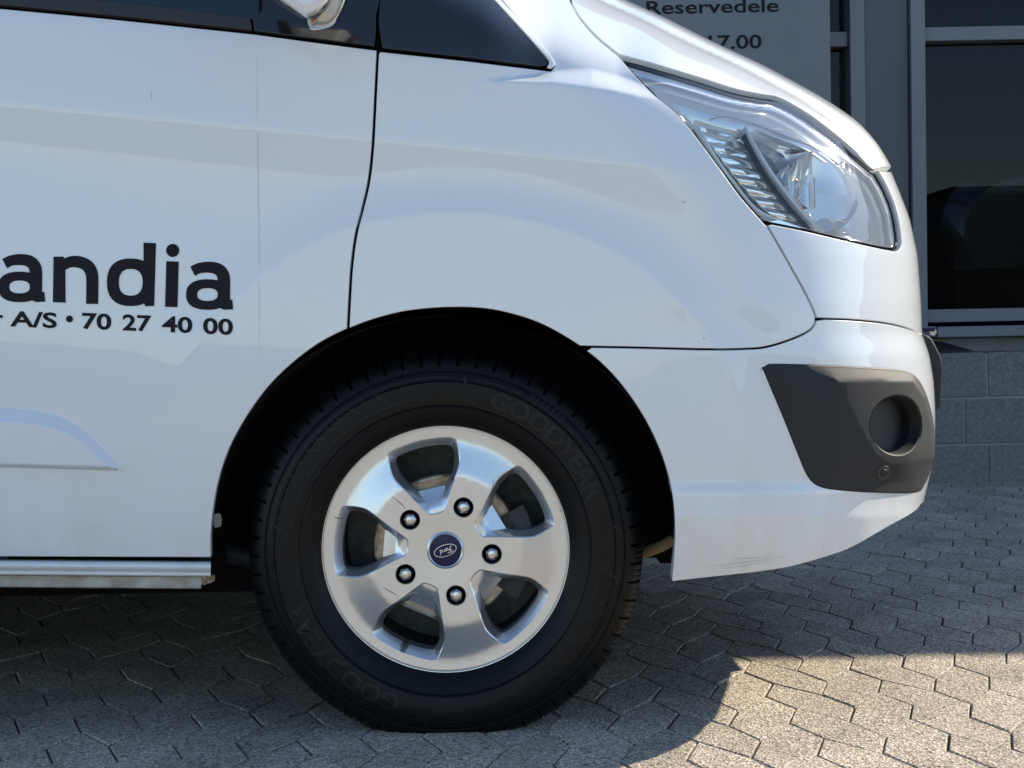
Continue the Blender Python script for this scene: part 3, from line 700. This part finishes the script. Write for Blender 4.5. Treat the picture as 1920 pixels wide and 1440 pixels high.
for base in (0, 180):
    band(326, 328.5, base + 12, base + 78); band(277, 279.5, base + 16, base + 74)
    band(326, 328.5, base + 96, base + 184, 0); band(290, 292.5, base + 100, base + 170)
    band(279, 328, base + 12, base + 12.8, -5); band(279, 328, base + 78, base + 78.8, 5); band(291, 327, base + 96, base + 96.8, 4)
    for k in range(12): band(295, 322, base + 106 + k * 5, base + 106.5 + k * 5, -4)
    for k in range(7): band(322, 340, base + 30 + k * 2, base + 30.4 + k * 2, .6)
wmesh('tyre_lettering', TV, TF, M['rubber_text'], parent=tyre)

# alloy face
def rot(p, a): c, s_ = math.cos(a), math.sin(a); return (p[0] * c + p[1] * s_, -p[0] * s_ + p[1] * c)   # clockwise by a, y up
WOUT = spline([(0, 213), (38, 209.5), (60, 204), (67, 198)], 3) + [(67.5, 190)] + spline([(67.5, 190), (67.5, 168), (62, 148), (38, 110), (20, 80), (13, 72), (0, 70)], 4)[1:]
WOUT = WOUT + [(-x, y) for x, y in WOUT[::-1][1:-1]]
WH = spline([(0, 197.5), (30, 195), (50, 190), (56, 184)], 3) + spline([(56, 184), (55.5, 165), (44, 138), (30, 126)], 3)[1:] + [(24, 122), (12, 119.5), (0, 119)]
WH = WH + [(-x, y) for x, y in WH[::-1][1:-1]]
def face_h(r):   # depth of the alloy face (away from the camera) at radius r
    return np.interp(r, [0, 30, 34, 60, 90, 143, 150, 190, 204, 210, 222, 229, 230.5, 233, 237, 239], [3, 3, 3, 2, 1, 0, 1.0, 9.5, 12, 12.2, 11.5, 11, 13.5, 11, 11.5, 17])
angW = [math.radians(-12 + 72 * k) for k in range(5)]
angL = [math.radians(24 + 72 * k) for k in range(5)]
RIMR = 229.
outer = [(RIMR * math.cos(t), RIMR * math.sin(t)) for t in np.linspace(0, 2 * math.pi, 120, endpoint=False)]
holes = [[rot(p, a) for p in WOUT] for a in angW]
lugh = [[(88 * math.sin(a) + 19.5 * math.cos(t), 88 * math.cos(a) + 19.5 * math.sin(t)) for t in np.linspace(0, 2 * math.pi, 28, endpoint=False)] for a in angL]
hubh = [[(33 * math.cos(t), 33 * math.sin(t)) for t in np.linspace(0, 2 * math.pi, 40, endpoint=False)]]
exr = [(r * math.cos(t), r * math.sin(t)) for r in (143, 150, 204, 210, 222) for t in np.linspace(0, 2 * math.pi, 110, endpoint=False)]
v2, tr = cdt(outer, holes + lugh + hubh, 9., exr, margin=.5)
rr = np.hypot(v2[:, 0], v2[:, 1]); V = [(x, float(h), z) for (x, z), h in zip(v2, face_h(rr))]; F = []
for t in tr:
    a, b, c = [np.array(V[i]) for i in t]; F.append(t if np.cross(b - a, c - a)[1] < 0 else t[::-1])
for wi, a in enumerate(angW):
    n = len(WOUT)
    lo = [rot(p, a) for p in WOUT]; s0 = len(V)
    def dep(p, extra): return float(face_h(math.hypot(*p))) + extra
    # crest, small round over, then facets down to the opening
    V += [(p[0], dep(p, 0), p[1]) for p in lo]
    lo2 = [rot(p, a) for p in offset(WOUT, -2.2)]; V += [(p[0], dep(p, 1.8), p[1]) for p in lo2]
    F += [(s0 + i, s0 + (i + 1) % n, s0 + n + (i + 1) % n, s0 + n + i) for i in range(n)]
    # resample the opening so that every crest point has a partner; the V groove floor joins at the tip
    def partner(p):
        x, y = p; sx = 1 if x >= 0 else -1; x = abs(x)
        if y < 128:  # groove: the floor narrows to the tip
            t = ss(np.array((y - 70) / 58.)); fx = 9 + 18 * float(t); return (sx * min(x * .8, fx), 76 + (y - 70) * .85 if x > 3 else 76), 3 + 22 * float(t)
        best = min((q for q in WH if q[0] >= 0), key=lambda q: (q[0] - x * .8) ** 2 + (q[1] - (y * .93 if y > 150 else y)) ** 2)
        return (sx * best[0], best[1]), 27
    part = [partner(p) for p in WOUT]
    s1 = len(V)
    for (q, e), p in zip(part, WOUT):
        q2 = rot(q, a); V.append((q2[0], float(face_h(math.hypot(*p))) * .4 + e, q2[1]))
    F += [(s0 + n + i, s0 + n + (i + 1) % n, s1 + (i + 1) % n, s1 + i) for i in range(n)]
    # groove floor between the two facets
    lowi = [i for i, p in enumerate(WOUT) if p[1] < 128]
    right = sorted([i for i in lowi if WOUT[i][0] > 1e-6], key=lambda i: -WOUT[i][1]); left = sorted([i for i in lowi if WOUT[i][0] < -1e-6], key=lambda i: -WOUT[i][1])
    for k in range(min(len(right), len(left)) - 1): F.append((s1 + right[k], s1 + right[k + 1], s1 + left[k + 1], s1 + left[k]))
    # walls of the opening going back
    up = [i for i in range(n) if i not in lowi]
    hole = up and [i for i in range(n) if WOUT[i][1] >= 128]
    hs = sorted([i for i in hole if WOUT[i][0] >= 0], key=lambda i: WOUT[i][1]); hl_ = sorted([i for i in hole if WOUT[i][0] < 0], key=lambda i: -WOUT[i][1])
    loopi = hs + hl_; s2 = len(V)
    loopP = [V[s1 + i] for i in loopi]
    V += [(x * 1.0, y + 36, z * 1.0) for x, y, z in loopP]
    F += [(s1 + loopi[k], s1 + loopi[(k + 1) % len(loopi)], s2 + (k + 1) % len(loopi), s2 + k) for k in range(len(loopi))]
    # floor closing from groove to the opening
    F.append((s1 + right[0], s1 + hs[0], s1 + hl_[-1], s1 + left[0])) if False else None
for h in lugh:
    s0 = len(V); n = len(h); c = np.mean(h, 0)
    for s_, dd in ((1, 0), (.95, 1.2), (.93, 18)): V += [(c[0] + (p[0] - c[0]) * s_, float(face_h(math.hypot(*p))) + dd, c[1] + (p[1] - c[1]) * s_) for p in h]
    F += [(s0 + k * n + i, s0 + k * n + (i + 1) % n, s0 + (k + 1) * n + (i + 1) % n, s0 + (k + 1) * n + i) for k in (0, 1) for i in range(n)]
rim = wmesh('rim', V, F, M['silver'], auto=24)
lathe('rim_lip', [(228.5, 11), (229.5, 13.5), (231.5, 13.5), (233, 10.5), (236, 10), (238.5, 12), (239.5, 17), (237, 26)], M['silver'], n=160, parent=rim)
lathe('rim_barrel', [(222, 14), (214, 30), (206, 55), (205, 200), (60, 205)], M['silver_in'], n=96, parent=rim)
lathe('lug_recess', [(0.01, 0)] * 0 + [(18.4, 17), (10, 17)], M['black'], n=8) if False else None
lathe('brake_disc', [(66, 52), (68, 50), (96, 50), (98, 52), (100, 52), (102, 50), (136, 50), (139, 53), (139, 70), (60, 74)], M['disc'], n=96)
lathe('hub_back', [(2, 60), (62, 50), (66, 54), (66, 80)], M['disc'], n=48)
# caliper behind the right windows
cv = []
for a in np.linspace(62, 128, 10):
    for r, d in ((98, 40), (98, 95), (168, 95), (168, 46), (150, 38)): cv.append((r * math.sin(math.radians(a)), d, r * math.cos(math.radians(a))))
cf = [(5 * i + j, 5 * i + (j + 1) % 5, 5 * (i + 1) + (j + 1) % 5, 5 * (i + 1) + j) for i in range(9) for j in range(5)] + [tuple(range(5)), tuple(range(45, 50))]
wmesh('brake_caliper', cv, cf, M['plastic_dark'], auto=30)
for a in angL:
    cx, cz = 88 * math.sin(a), 88 * math.cos(a)
    vs = [(cx + 18.6 * math.cos(t), 19, cz + 18.6 * math.sin(t)) for t in np.linspace(0, 2 * math.pi, 24, endpoint=False)]
    cup = wmesh('lug_recess', vs + [(cx, 19, cz)], [(i, (i + 1) % 24, 24) for i in range(24)], M['black'])
    vs = []; tw = a * 2.3
    for R_, d in ((13.2, 18), (13.2, 4), (11.5, 0), (7.5, -3.5)):
        for k in range(12):
            t = tw + 2 * math.pi * k / 12; f_h = 1. if k % 2 == 0 else .87
            if R_ < 12: f_h = 1. if k % 2 == 0 else .93
            vs.append((cx + R_ * f_h * math.cos(t), d, cz + R_ * f_h * math.sin(t)))
    vs.append((cx, -4.5, cz))
    fs = [(12 * j + k, 12 * j + (k + 1) % 12, 12 * (j + 1) + (k + 1) % 12, 12 * (j + 1) + k) for j in range(3) for k in range(12)] + [(36 + k, 36 + (k + 1) % 12, 48) for k in range(12)]
    wmesh('lug_nut', vs, fs, M['nut'])
cap = lathe('centre_cap', [(36, 4), (34.5, -1), (32, -2.5), (30.2, -1.5), (30, 0.5)], M['silver'], n=64)
lathe('cap_badge', [(30.1, 0.6), (29.5, -.6), (22, -1.6), (10, -2.2), (.01, -2.4)], M['navy'], n=64, parent=cap)
# oval and script on the badge, tilted and upside down as the wheel stopped
def badge_pt(x, y, th=math.radians(197)):
    c, s_ = math.cos(th), math.sin(th); X = x * c - y * s_; Z = x * s_ + y * c; r = math.hypot(X, Z); return (X, float(np.interp(r, [0, 10, 22, 29.5], [-2.4, -2.2, -1.6, -.6])) - .5, Z)
bq = stroke(ell(0, 0, 21.5, 10.8, 48) + [(21.5, 0)], 1.1)
scr = [[(-14, 3.5), (-12, 6), (-7, 5.6), (-3, 6.3)], [(-8.5, 5.4), (-9.4, 0), (-11, -4), (-14, -4.6)], [(-12, .8), (-6, 1.2)],
       [(-3.5, .8), (-6, -.5), (-5.6, -3), (-3, -3.2), (-1.6, -1), (-3.5, .8), (0, .6)], [(.5, 1), (0, -3.2)], [(.4, -.5), (2, 1), (3.4, .9)],
       [(8.5, .6), (6, .8), (4.6, -1.5), (6, -3.2), (8, -2)], [(11, 6), (9, 0), (8.6, -3), (10.5, -2.8)]]
for s_ in scr: bq += stroke(spline(s_, 4), 1.25)
bv, bf = union(bq)
wmesh('badge_script', [badge_pt(x, y) for x, y in bv], bf, M['badge_line'], parent=cap)
rs = []
for seg in ([(95, 132), (90, 112), (76, 88)], [(-98, 104), (-84, 92), (-72, 80)], [(-120, -68), (-105, -76), (-92, -84)], [(-210, 66), (-200, 63), (-190, 62)], [(112, -200), (116, -207), (122, -213)], [(216, 68), (223, 71), (229, 70)], [(-62, 100), (-50, 94), (-44, 90)]):
    rs += stroke(spline(seg, 4), [.5, 1.5, .4])
sv, sf = union(rs)
wmesh('scratch', [(x, float(face_h(math.hypot(x, y))) - .5, y) for x, y in sv], sf, M['plastic_dark'], parent=rim)['kind'] = 'stuff'
# valve
a = math.radians(204); vs = []
for R_, d in ((6.5, 40), (6.5, 20), (5.2, 19), (4.6, 6), (3.8, 4)):
    for k in range(10): t = 2 * math.pi * k / 10; vs.append((196 * math.sin(a) + R_ * math.cos(t), d, 196 * math.cos(a) + R_ * math.sin(t)))
wmesh('tyre_valve', vs, [(10 * j + k, 10 * j + (k + 1) % 10, 10 * (j + 1) + (k + 1) % 10, 10 * (j + 1) + k) for j in range(4) for k in range(10)] + [tuple(range(40, 50))], M['plastic_dark'], auto=40)

def copy_tree(o, parent):
    c = o.copy(); COL.objects.link(c); c.parent = parent
    for ch in list(o.children): copy_tree(ch, c)
    return c
w2 = copy_tree(wheel, van); w2.location = Vector((wc.x - 2.93, wc.y, wc.z)) - van.location
for dx in (0, -2.93):
    w3 = copy_tree(wheel, van); w3.rotation_euler = (0, 0, math.pi); w3.location = Vector((wc.x + dx, 2 * 3.66 - wc.y, wc.z)) - van.location
print('GROUND at tyre z =', P(835, 1378, 2.70)[2], 'wheel z', wc.z)

# ------------------------------------------------------------------ rest of the van
def prism(name, prof, y0, y1, m, parent, y2=None):
    n = len(prof); v = [(x, y0, z) for x, z in prof] + [(x, y1, z) for x, z in prof]
    f = [(i, (i + 1) % n, n + (i + 1) % n, n + i) for i in range(n)] + [tuple(range(n)), tuple(range(2 * n - 1, n - 1, -1))]
    o = mesh_obj(name, v, f, m, parent); return o
XL = float(P(-90, 500, 2.66)[0])
prism('underbody', [(-4.3, .21), (-.40, .21), (-.39, .25), (.30, .26), (.30, 1.0), (.0, 1.2), (-4.3, 1.2)], 2.97, 4.35, M['black'], van)
prism('engine_bay_fill', [(.301, .30), (.62, .34), (.68, .5), (.68, .86), (.50, 1.08), (.18, 1.25), (-.3, 1.25), (-.3, 1.201), (.0, 1.201), (.301, 1.001)], 3.14, 4.18, M['black'], van)  # black fill added under the bonnet so the van casts a solid shadow
box('shadow_tray', .302, .60, 3.20, 4.05, .212, .298, M['black'], van)  # hidden plate added to stop sunlight passing under the nose
box('nose_shade_block', .602, .81, 3.36, 3.95, .262, .40, M['black'], van)  # hidden block added to close the lit gap below the bumper
prism('cowl_fill', [(-.9, 1.21), (-.02, 1.21), (.0, 1.265), (-.75, 1.88), (-.9, 1.88)], 2.93, 4.39, M['black'], van)  # dark fill added between cabin and bonnet to close a shadow hole
for sy, nm in ((0, 'near'), (1, 'far')):
    y0, y1 = (2.676, 2.90) if sy == 0 else (4.42, 4.644)
    prism('load_side', [(-4.45, .29), (-3.48, .29), (-3.48, .60), (-3.30, .76), (-2.80, .76), (-2.62, .60), (-2.62, .29), (XL, .29), (XL, 1.30), (-4.45, 1.30)], y0, y1, M['paint'], van)
prism('cabin', [(-4.45, 1.305), (-.62, 1.305), (-.80, 1.90), (-.92, 1.97), (-4.40, 1.97)], 2.82, 4.50, M['paint'], van)
prism('windscreen', [(.002, 1.267), (.016, 1.267), (-.79, 1.915), (-.80, 1.905)], 2.90, 4.42, M['side_glass'], van)
liner = []; n = 60
for y in (2.70, 2.99):
    for k in range(n + 1):
        a = math.pi * (-.035 + 1.07 * k / n); r = .432 * (1.0 if 1 else 1); liner.append((wc.x - r * math.cos(a), y, wc.z + r * math.sin(a) * .97 - .005))
mesh_obj('wheel_arch_liner', liner, [(k, k + 1, n + 2 + k, n + 1 + k) for k in range(n)], M['plastic_dark'], van, smooth=True)
# strut and arm seen in the gap in front of the tyre
slot = ell(1177, 796, 11, 17, 20)
M['slot'] = mat('slot_rim', (.16, .16, .15), .6)
mesh_obj('liner_slot', [P(x, y, 2.80) for x, y in slot] + [P(x, y, 2.83) for x, y in slot], [(i, (i + 1) % 20, 20 + (i + 1) % 20, 20 + i) for i in range(20)], M['slot'], van, smooth=True)
def tube(name, pts, r, m, parent, n=10):
    pts = [np.array(p, float) for p in pts]; v = []
    for i, p in enumerate(pts):
        d = pts[min(i + 1, len(pts) - 1)] - pts[max(i - 1, 0)]; d /= np.linalg.norm(d); a = np.cross(d, [0, 0, 1.]); a /= np.linalg.norm(a) + 1e-9; b = np.cross(a, d)
        for k in range(n): t = 2 * math.pi * k / n; v.append(p + r * (a * math.cos(t) + b * math.sin(t)))
    f = [(i * n + k, i * n + (k + 1) % n, (i + 1) * n + (k + 1) % n, (i + 1) * n + k) for i in range(len(pts) - 1) for k in range(n)] + [tuple(range(n)), tuple(range((len(pts) - 1) * n, len(pts) * n))]
    return mesh_obj(name, v, f, m, parent, auto=50)
tube('drain_hose', [P(1180, 1042, 2.9), P(1215, 1034, 2.88), P(1240, 1024, 2.86), P(1262, 1012, 2.86)], .011, M['hose'], van)
tube('lower_arm', [P(405, 1035, 2.96), P(440, 1040, 2.96), P(480, 1048, 2.96)], .022, M['plastic_dark'], van)
for o in [door, fender, bonnet, front, bumper]:
    c = o.copy(); COL.objects.link(c); c.parent = van; c.scale = (1, -1, 1); c.location = Vector((-van.location.x, 2 * 3.66 - van.location.y, 0))

# ------------------------------------------------------------------ ground of interlocking pavers
gnd = box('ground', -150, 150, -150, 150, -.30, -.05, M['asphalt']); gnd['kind'] = 'structure'
TH = math.radians(2.6); cT, sT = math.cos(TH), math.sin(TH)
ZP, AMP, WCOL = .1015, .0185, .1085       # half period, half amplitude, column spacing (metres)
X0, Y0 = .719 - AMP, 3.02                 # a right-hand vertex seen in the photo
def lat(cx, k):      # vertex k of joint line cx; even k = right-hand vertex
    u = cx * WCOL + (AMP if k % 2 == 0 else -AMP); v = k * ZP
    return (X0 + u * cT - v * sT * 1.0, Y0 + u * sT + v * cT)
def paver_poly(c, k, kind):
    A = [lat(c, k), lat(c, k - 1), lat(c, k - 2)]; o = -1 if kind else 1
    B = [lat(c + 1, k + o), lat(c + 1, k + o - 1), lat(c + 1, k + o - 2)]
    return A + B[::-1]
def paver_mesh(poly, z, tilt=(0, 0), gap=.0013, ch=.0024):
    c = np.mean(poly, 0); a = offset(poly, -gap); b = offset(poly, -gap - ch); n = len(poly); v = []
    for p in b: v.append((p[0], p[1], z + tilt[0] * (p[0] - c[0]) + tilt[1] * (p[1] - c[1])))
    for p in a: v.append((p[0], p[1], z - .0026 + tilt[0] * (p[0] - c[0]) + tilt[1] * (p[1] - c[1])))
    for p in a: v.append((p[0], p[1], z - .028))
    f = [tuple(range(n))] + [(i, n + i, n + (i + 1) % n, (i + 1) % n) for i in range(n)] + [(n + i, 2 * n + i, 2 * n + (i + 1) % n, n + (i + 1) % n) for i in range(n)]
    if area(poly) < 0: f = [t[::-1] for t in f]
    return v, f
cells = []
CI = np.array(RN.T)
def project(x, y, z=0):
    d = CI @ (np.array([x, y, z]) - np.array([0, 0, CAM_H])); return 960 - FPX * d[0] / d[2], 720 + FPX * d[1] / d[2], -d[2]
for c in range(-60, 62):
    for m_ in range(-32, 21):
        kind = (c % 2 == 0); k = 2 * m_ + 1 - 1
        if kind: k = 2 * m_
        pl = paver_poly(c, k, kind); cx, cy = np.mean(pl, 0)
        if -3.9 > cy or cy > 6.60: continue
        ind = None
        if cy > 1.8:
            px, py, dz = project(cx, cy)
            hid = (py < 1105 and px < 1300) or math.hypot(px - 835, py - 1032) < 330 or (px < 1700 and py < 950)
            if -60 < px < 1980 and py < 1500 and not hid: ind = (dz, px, py)
        cells.append((ind, pl))
vis = sorted([i for i, c_ in enumerate(cells) if c_[0]], key=lambda i: cells[i][0][0])[:300]
visset = set(vis); print('pavers', len(cells), 'in view', sum(1 for c_ in cells if c_[0]))
pav = box('paving_bed', -7.2, 7.6, -4.1, 6.62, -.045, -.0045, M['sand']); pav['kind'] = 'structure'
SV, SF = [], []; shared = {}
for i, (ind, pl) in enumerate(cells):
    rz = random.gauss(0, .0006); ti = (random.gauss(0, .006), random.gauss(0, .006))
    if i in visset:
        cx, cy = np.mean(pl, 0); key = (round(pl[0][0] - cx, 3), round(pl[0][1] - cy, 3))
        if key not in shared:
            v, f = paver_mesh([(p[0] - cx, p[1] - cy) for p in pl], 0)
            me = bpy.data.meshes.new('paver'); me.from_pydata([tuple(map(float, q)) for q in v], [], f); me.materials.append(M['paver']); shared[key] = me
        o = bpy.data.objects.new('paver', shared[key]); COL.objects.link(o); o.parent = pav
        o.location = (cx, cy, rz); o.rotation_euler = (ti[1], -ti[0], random.gauss(0, .005)); k_ = random.uniform(.984, 1.008); o.scale = (k_, k_, 1)
    else:
        v, f = paver_mesh(pl, rz, ti, gap=random.uniform(.0006, .0018)); s0 = len(SV); SV += v; SF += [tuple(q + s0 for q in t) for t in f]
st = mesh_obj('far_pavers', SV, SF, M['paver'], pav); st['kind'] = 'stuff'
# small yellow leaf on the paving
gp = Vector(P(166, 1292, 2.7)); d_ = (gp - Vector((0, 0, CAM_H))); g0 = Vector((0, 0, CAM_H)) + d_ * (CAM_H / -d_.z)
lf = [(-.008, 0, .004), (-.003, .006, .006), (.005, .005, .004), (.009, 0, .003), (.003, -.005, .006), (-.004, -.005, .005)]
o = mesh_obj('ground_litter', [(g0.x + x, g0.y + y * 1.5, z) for x, y, z in lf], [(0, 1, 4, 5), (1, 2, 3, 4)], M['leaf_y'])
tag(o, 'tiny dry yellow leaf on the shaded paving below the door', 'leaf')

lf2 = [(-.02, 0, .003), (-.005, .008, .006), (.02, .006, .004), (.028, 0, .003), (.0, -.006, .006)]
gq = P1(1848, 897, 6.50)
o = mesh_obj('ground_litter', [(gq.x + x, 6.53 + y, z) for x, y, z in lf2], [(0, 1, 4), (1, 2, 3, 4)], M['rust'])  # rust chip at the wall foot, built with a leaf outline
tag(o, 'thin rust-brown chip lying against the foot of the block wall', 'leaf')
# ------------------------------------------------------------------ building behind
YB = 6.63
def fx(px, Y=YB): return float(P(px, 330, Y)[0])
def fz(py, Y=YB): return float(P(1790, py, Y)[2])
ROOFZ = (YB - 3.17) / SUN_B
bld = empty('showroom_building', (2, 10, 0), None, 'grey metal-clad showroom with dark display windows behind the van', 'building')
XW0, XW1 = -9.0, 30.0
zt = fz(638)
box('roof', XW0 - .05, XW1 + .05, YB + .05, 15.2, ROOFZ - .3, ROOFZ, M['roof'], bld)
box('wall', XW0, XW1, 15, 15.2, 0, ROOFZ - .301, M['interior'], bld)
box('wall', XW0, XW0 + .2, YB + .25, 14.998, 0, ROOFZ - .301, M['panel'], bld); box('wall', XW1 - .2, XW1, YB + .25, 14.998, 0, ROOFZ - .301, M['panel'], bld)
box('fascia', XW0, XW1, YB - .02, YB + .23, 2.75, ROOFZ - .302, M['panel'], bld, .004)
box('floor', XW0 + .21, XW1 - .21, YB + .25, 14.99, zt - .1, zt, M['interior'], bld)
fr = .05
def window(x0, x1, z0, z1, bars, pane_y=YB + .07):
    f = empty('window', ((x0 + x1) / 2, YB, z0), bld)
    zs = [z0] + [b for bb in bars for b in bb] + [z1]
    for i in range(0, len(zs), 2):
        box('pane', x0 + .004, x1 - .004, pane_y, pane_y + .008, zs[i] + .002, zs[i + 1] - .002, M['win_glass'], f)
    for i, b in enumerate(bars): box('glazing_bar', x0 + .002, x1 - .002, YB + .0, YB + .10, b[0], b[1], M['frame'], f, .003)
    return f
z_b = fz(604); z_sill = fz(580); zA, zB = fz(76), fz(50)
# narrow window beside the sign
window(fx(1545), fx(1593), fz(640), 2.748, [(fz(83), fz(55))])
box('post', fx(1593), fx(1620), YB - .04, YB + .12, zt, 2.748, M['frame'], bld, .003)
box('wall_panel', fx(1620) + .001, fx(1703), YB - .012, YB + .10, zt, 2.748, M['panel'], bld, .002)
box('post', fx(1703) + .006, fx(1732), YB - .045, YB + .12, zt, 2.748, M['frame'], bld, .003)
xa = fx(1733) + .002
ww = 1.55
for k in range(5):
    x0 = xa + k * (ww + .07); x1 = x0 + ww
    if x1 > XW1: break
    window(x0, x1, z_sill, 2.748, [(zA, zB)])
    box('bottom_rail', x0 + .003, x1 - .002, YB - .01, YB + .10, z_b, z_sill + .001, M['frame'], bld, .003)
    box('post', x1, x1 + .07, YB - .045, YB + .12, zt, 2.748, M['frame'], bld, .003)
box('wall_panel', xa + 5 * (ww + .07) + .001, XW1, YB - .012, YB + .10, zt, 2.748, M['panel'], bld, .002)
# left part behind the van and the sign
box('wall_panel', XW0, fx(1000), YB - .012, YB + .10, zt, 2.748, M['panel'], bld, .002)
window(fx(1000) + .02, fx(1540), zt, 2.748, [])
box('sill_flashing', fx(1745), XW1, YB - .085, YB + .11, fz(632), fz(612), M['frame'], bld, .004)
box('sill_flashing', fx(1690), fx(1744), YB - .070, YB + .11, fz(631), fz(611), M['frame'], bld, .003)
scw = [(fx(1738) + .016 * math.cos(t), fz(621) + .016 * math.sin(t)) for t in np.linspace(0, 2 * math.pi, 12, endpoint=False)]
mesh_obj('sill_screw', [(x, YB - .074, z) for x, z in scw] + [(x, YB - .069, z) for x, z in scw], [tuple(range(12))] + [(i, (i + 1) % 12, 12 + (i + 1) % 12, 12 + i) for i in range(12)], M['nut'], bld)
box('plinth', XW0, XW1, YB - .015, YB + .24, fz(661), fz(633) , M['plinth'], bld, .006)
pk = box('blue_clip', fx(1716), fx(1740), YB - .09, YB - .072, fz(620), fz(614), M['navy'], bld)
mesh_obj('slate_chip', [(fx(1700), YB - .10, fz(656)), (fx(1790), YB - .05, fz(656)), (fx(1825), YB - .03, fz(660)), (fx(1700), YB - .02, fz(636)), (fx(1760), YB - .02, fz(640))], [(0, 1, 4, 3), (1, 2, 4)], M['plastic_dark'], bld)
# sign board with lettering
sg = empty('sign_board', (fx(1250), YB - .14, fz(600)), None, 'grey opening-hours sign board with dark lettering, left of the narrow window', 'sign')
YSg = YB - .19
box('board', fx(930, YSg), fx(1560, YSg), YSg, YSg + .06, .32, 2.6, M['sign'], sg, .004)
def sign_text(txt, px0, px1, pyb, h, off=.016):
    v, f = text2d(txt, off); v = fit(v, px0, px1, h, .729); x0 = fx(px0, YSg)
    z0 = float(P(px0, pyb, YSg)[2]); k = YSg / FPX
    mesh_obj('lettering', [(x0 + (x - px0) * k, YSg - .0015, z0 + y * k) for x, y in v], f, M['print_black'], sg)
sign_text('r', 1186, 1198, 27, 25)
sign_text('Reservedele', 1217, 1463, 26.5, 25)
sign_text('9.00 -', 1170, 1310, 93, 26); sign_text('17.00', 1332, 1431, 92, 26)
# block wall
bw = empty('block_wall', (2, YB - .05, 0), None, 'low grey concrete block wall along the foot of the showroom', 'wall')
zc = [fz(903), fz(832), fz(745.5), fz(660)]
zc[0] = -.02
BLK = .39
for r_ in range(3):
    off_ = fx(1841) if r_ != 1 else fx(1798)
    for k in range(-9, 9):
        x0 = off_ + k * (BLK + .01) + .005; j = random.uniform(-.003, .003)
        b = box('block', x0, x0 + BLK, YB - .055 + j, YB + .13, zc[r_] + .005, zc[r_ + 1] - .005 + (0 if r_ < 2 else .003), M['block'], bw, .004)
box('mortar', fx(1841) - 9 * .4, fx(1841) + 9 * .4, YB - .047, YB + .12, -.02, zc[3] - .008, M['mortar'], bw)
# dark car inside
cp = spline([(-.3, .35), (-.35, .62), (-.15, .86), (.5, .93), (.9, 1.02), (1.5, 1.42), (2.6, 1.46), (3.4, 1.1), (3.9, 1.0), (4.0, .4)], 5)
carx = fx(1745, 8.2) + .35
car = empty('display_car', (carx + 1.5, 8.9, zt), None, 'dark car parked inside behind the showroom glass', 'car')
n = len(cp); vs = []
for y, s_ in ((8.10, .93), (8.14, .985), (8.25, 1.), (9.6, 1.), (9.75, .94)):
    for x, z in cp: vs.append((carx + 1.8 + (x - 1.8) * s_, y, zt + z * (s_ if z > .5 else 1) ))
mesh_obj('car_body', vs, [(j * n + i, j * n + i + 1, (j + 1) * n + i + 1, (j + 1) * n + i) for j in range(4) for i in range(n - 1)] + [tuple(range(n)), tuple(range(4 * n, 5 * n))], M['car'], car, auto=40)
for x in (.7, 3.2):
    vs = [(carx + x + .31 * math.cos(t), y, zt + .32 + .31 * math.sin(t)) for y in (8.05, 8.28) for t in np.linspace(0, 2 * math.pi, 24, endpoint=False)]
    mesh_obj('wheel', vs, [(i, (i + 1) % 24, 24 + (i + 1) % 24, 24 + i) for i in range(24)] + [tuple(range(24))], M['rubber'], car, auto=40)

# ------------------------------------------------------------------ shed added out of view to darken the window reflections
hd = empty('reflection_shed', (22, -33, 0), None, 'dark flat-roofed shed added behind the camera to darken reflections in the showroom windows', 'shed')
box('wall', 12.5, 80, -36, -30, 0, 4.2, M['reflection_dark'], hd); box('roof', 12.4, 80.2, -36.2, -29.8, 4.201, 4.32, M['roof'], hd)
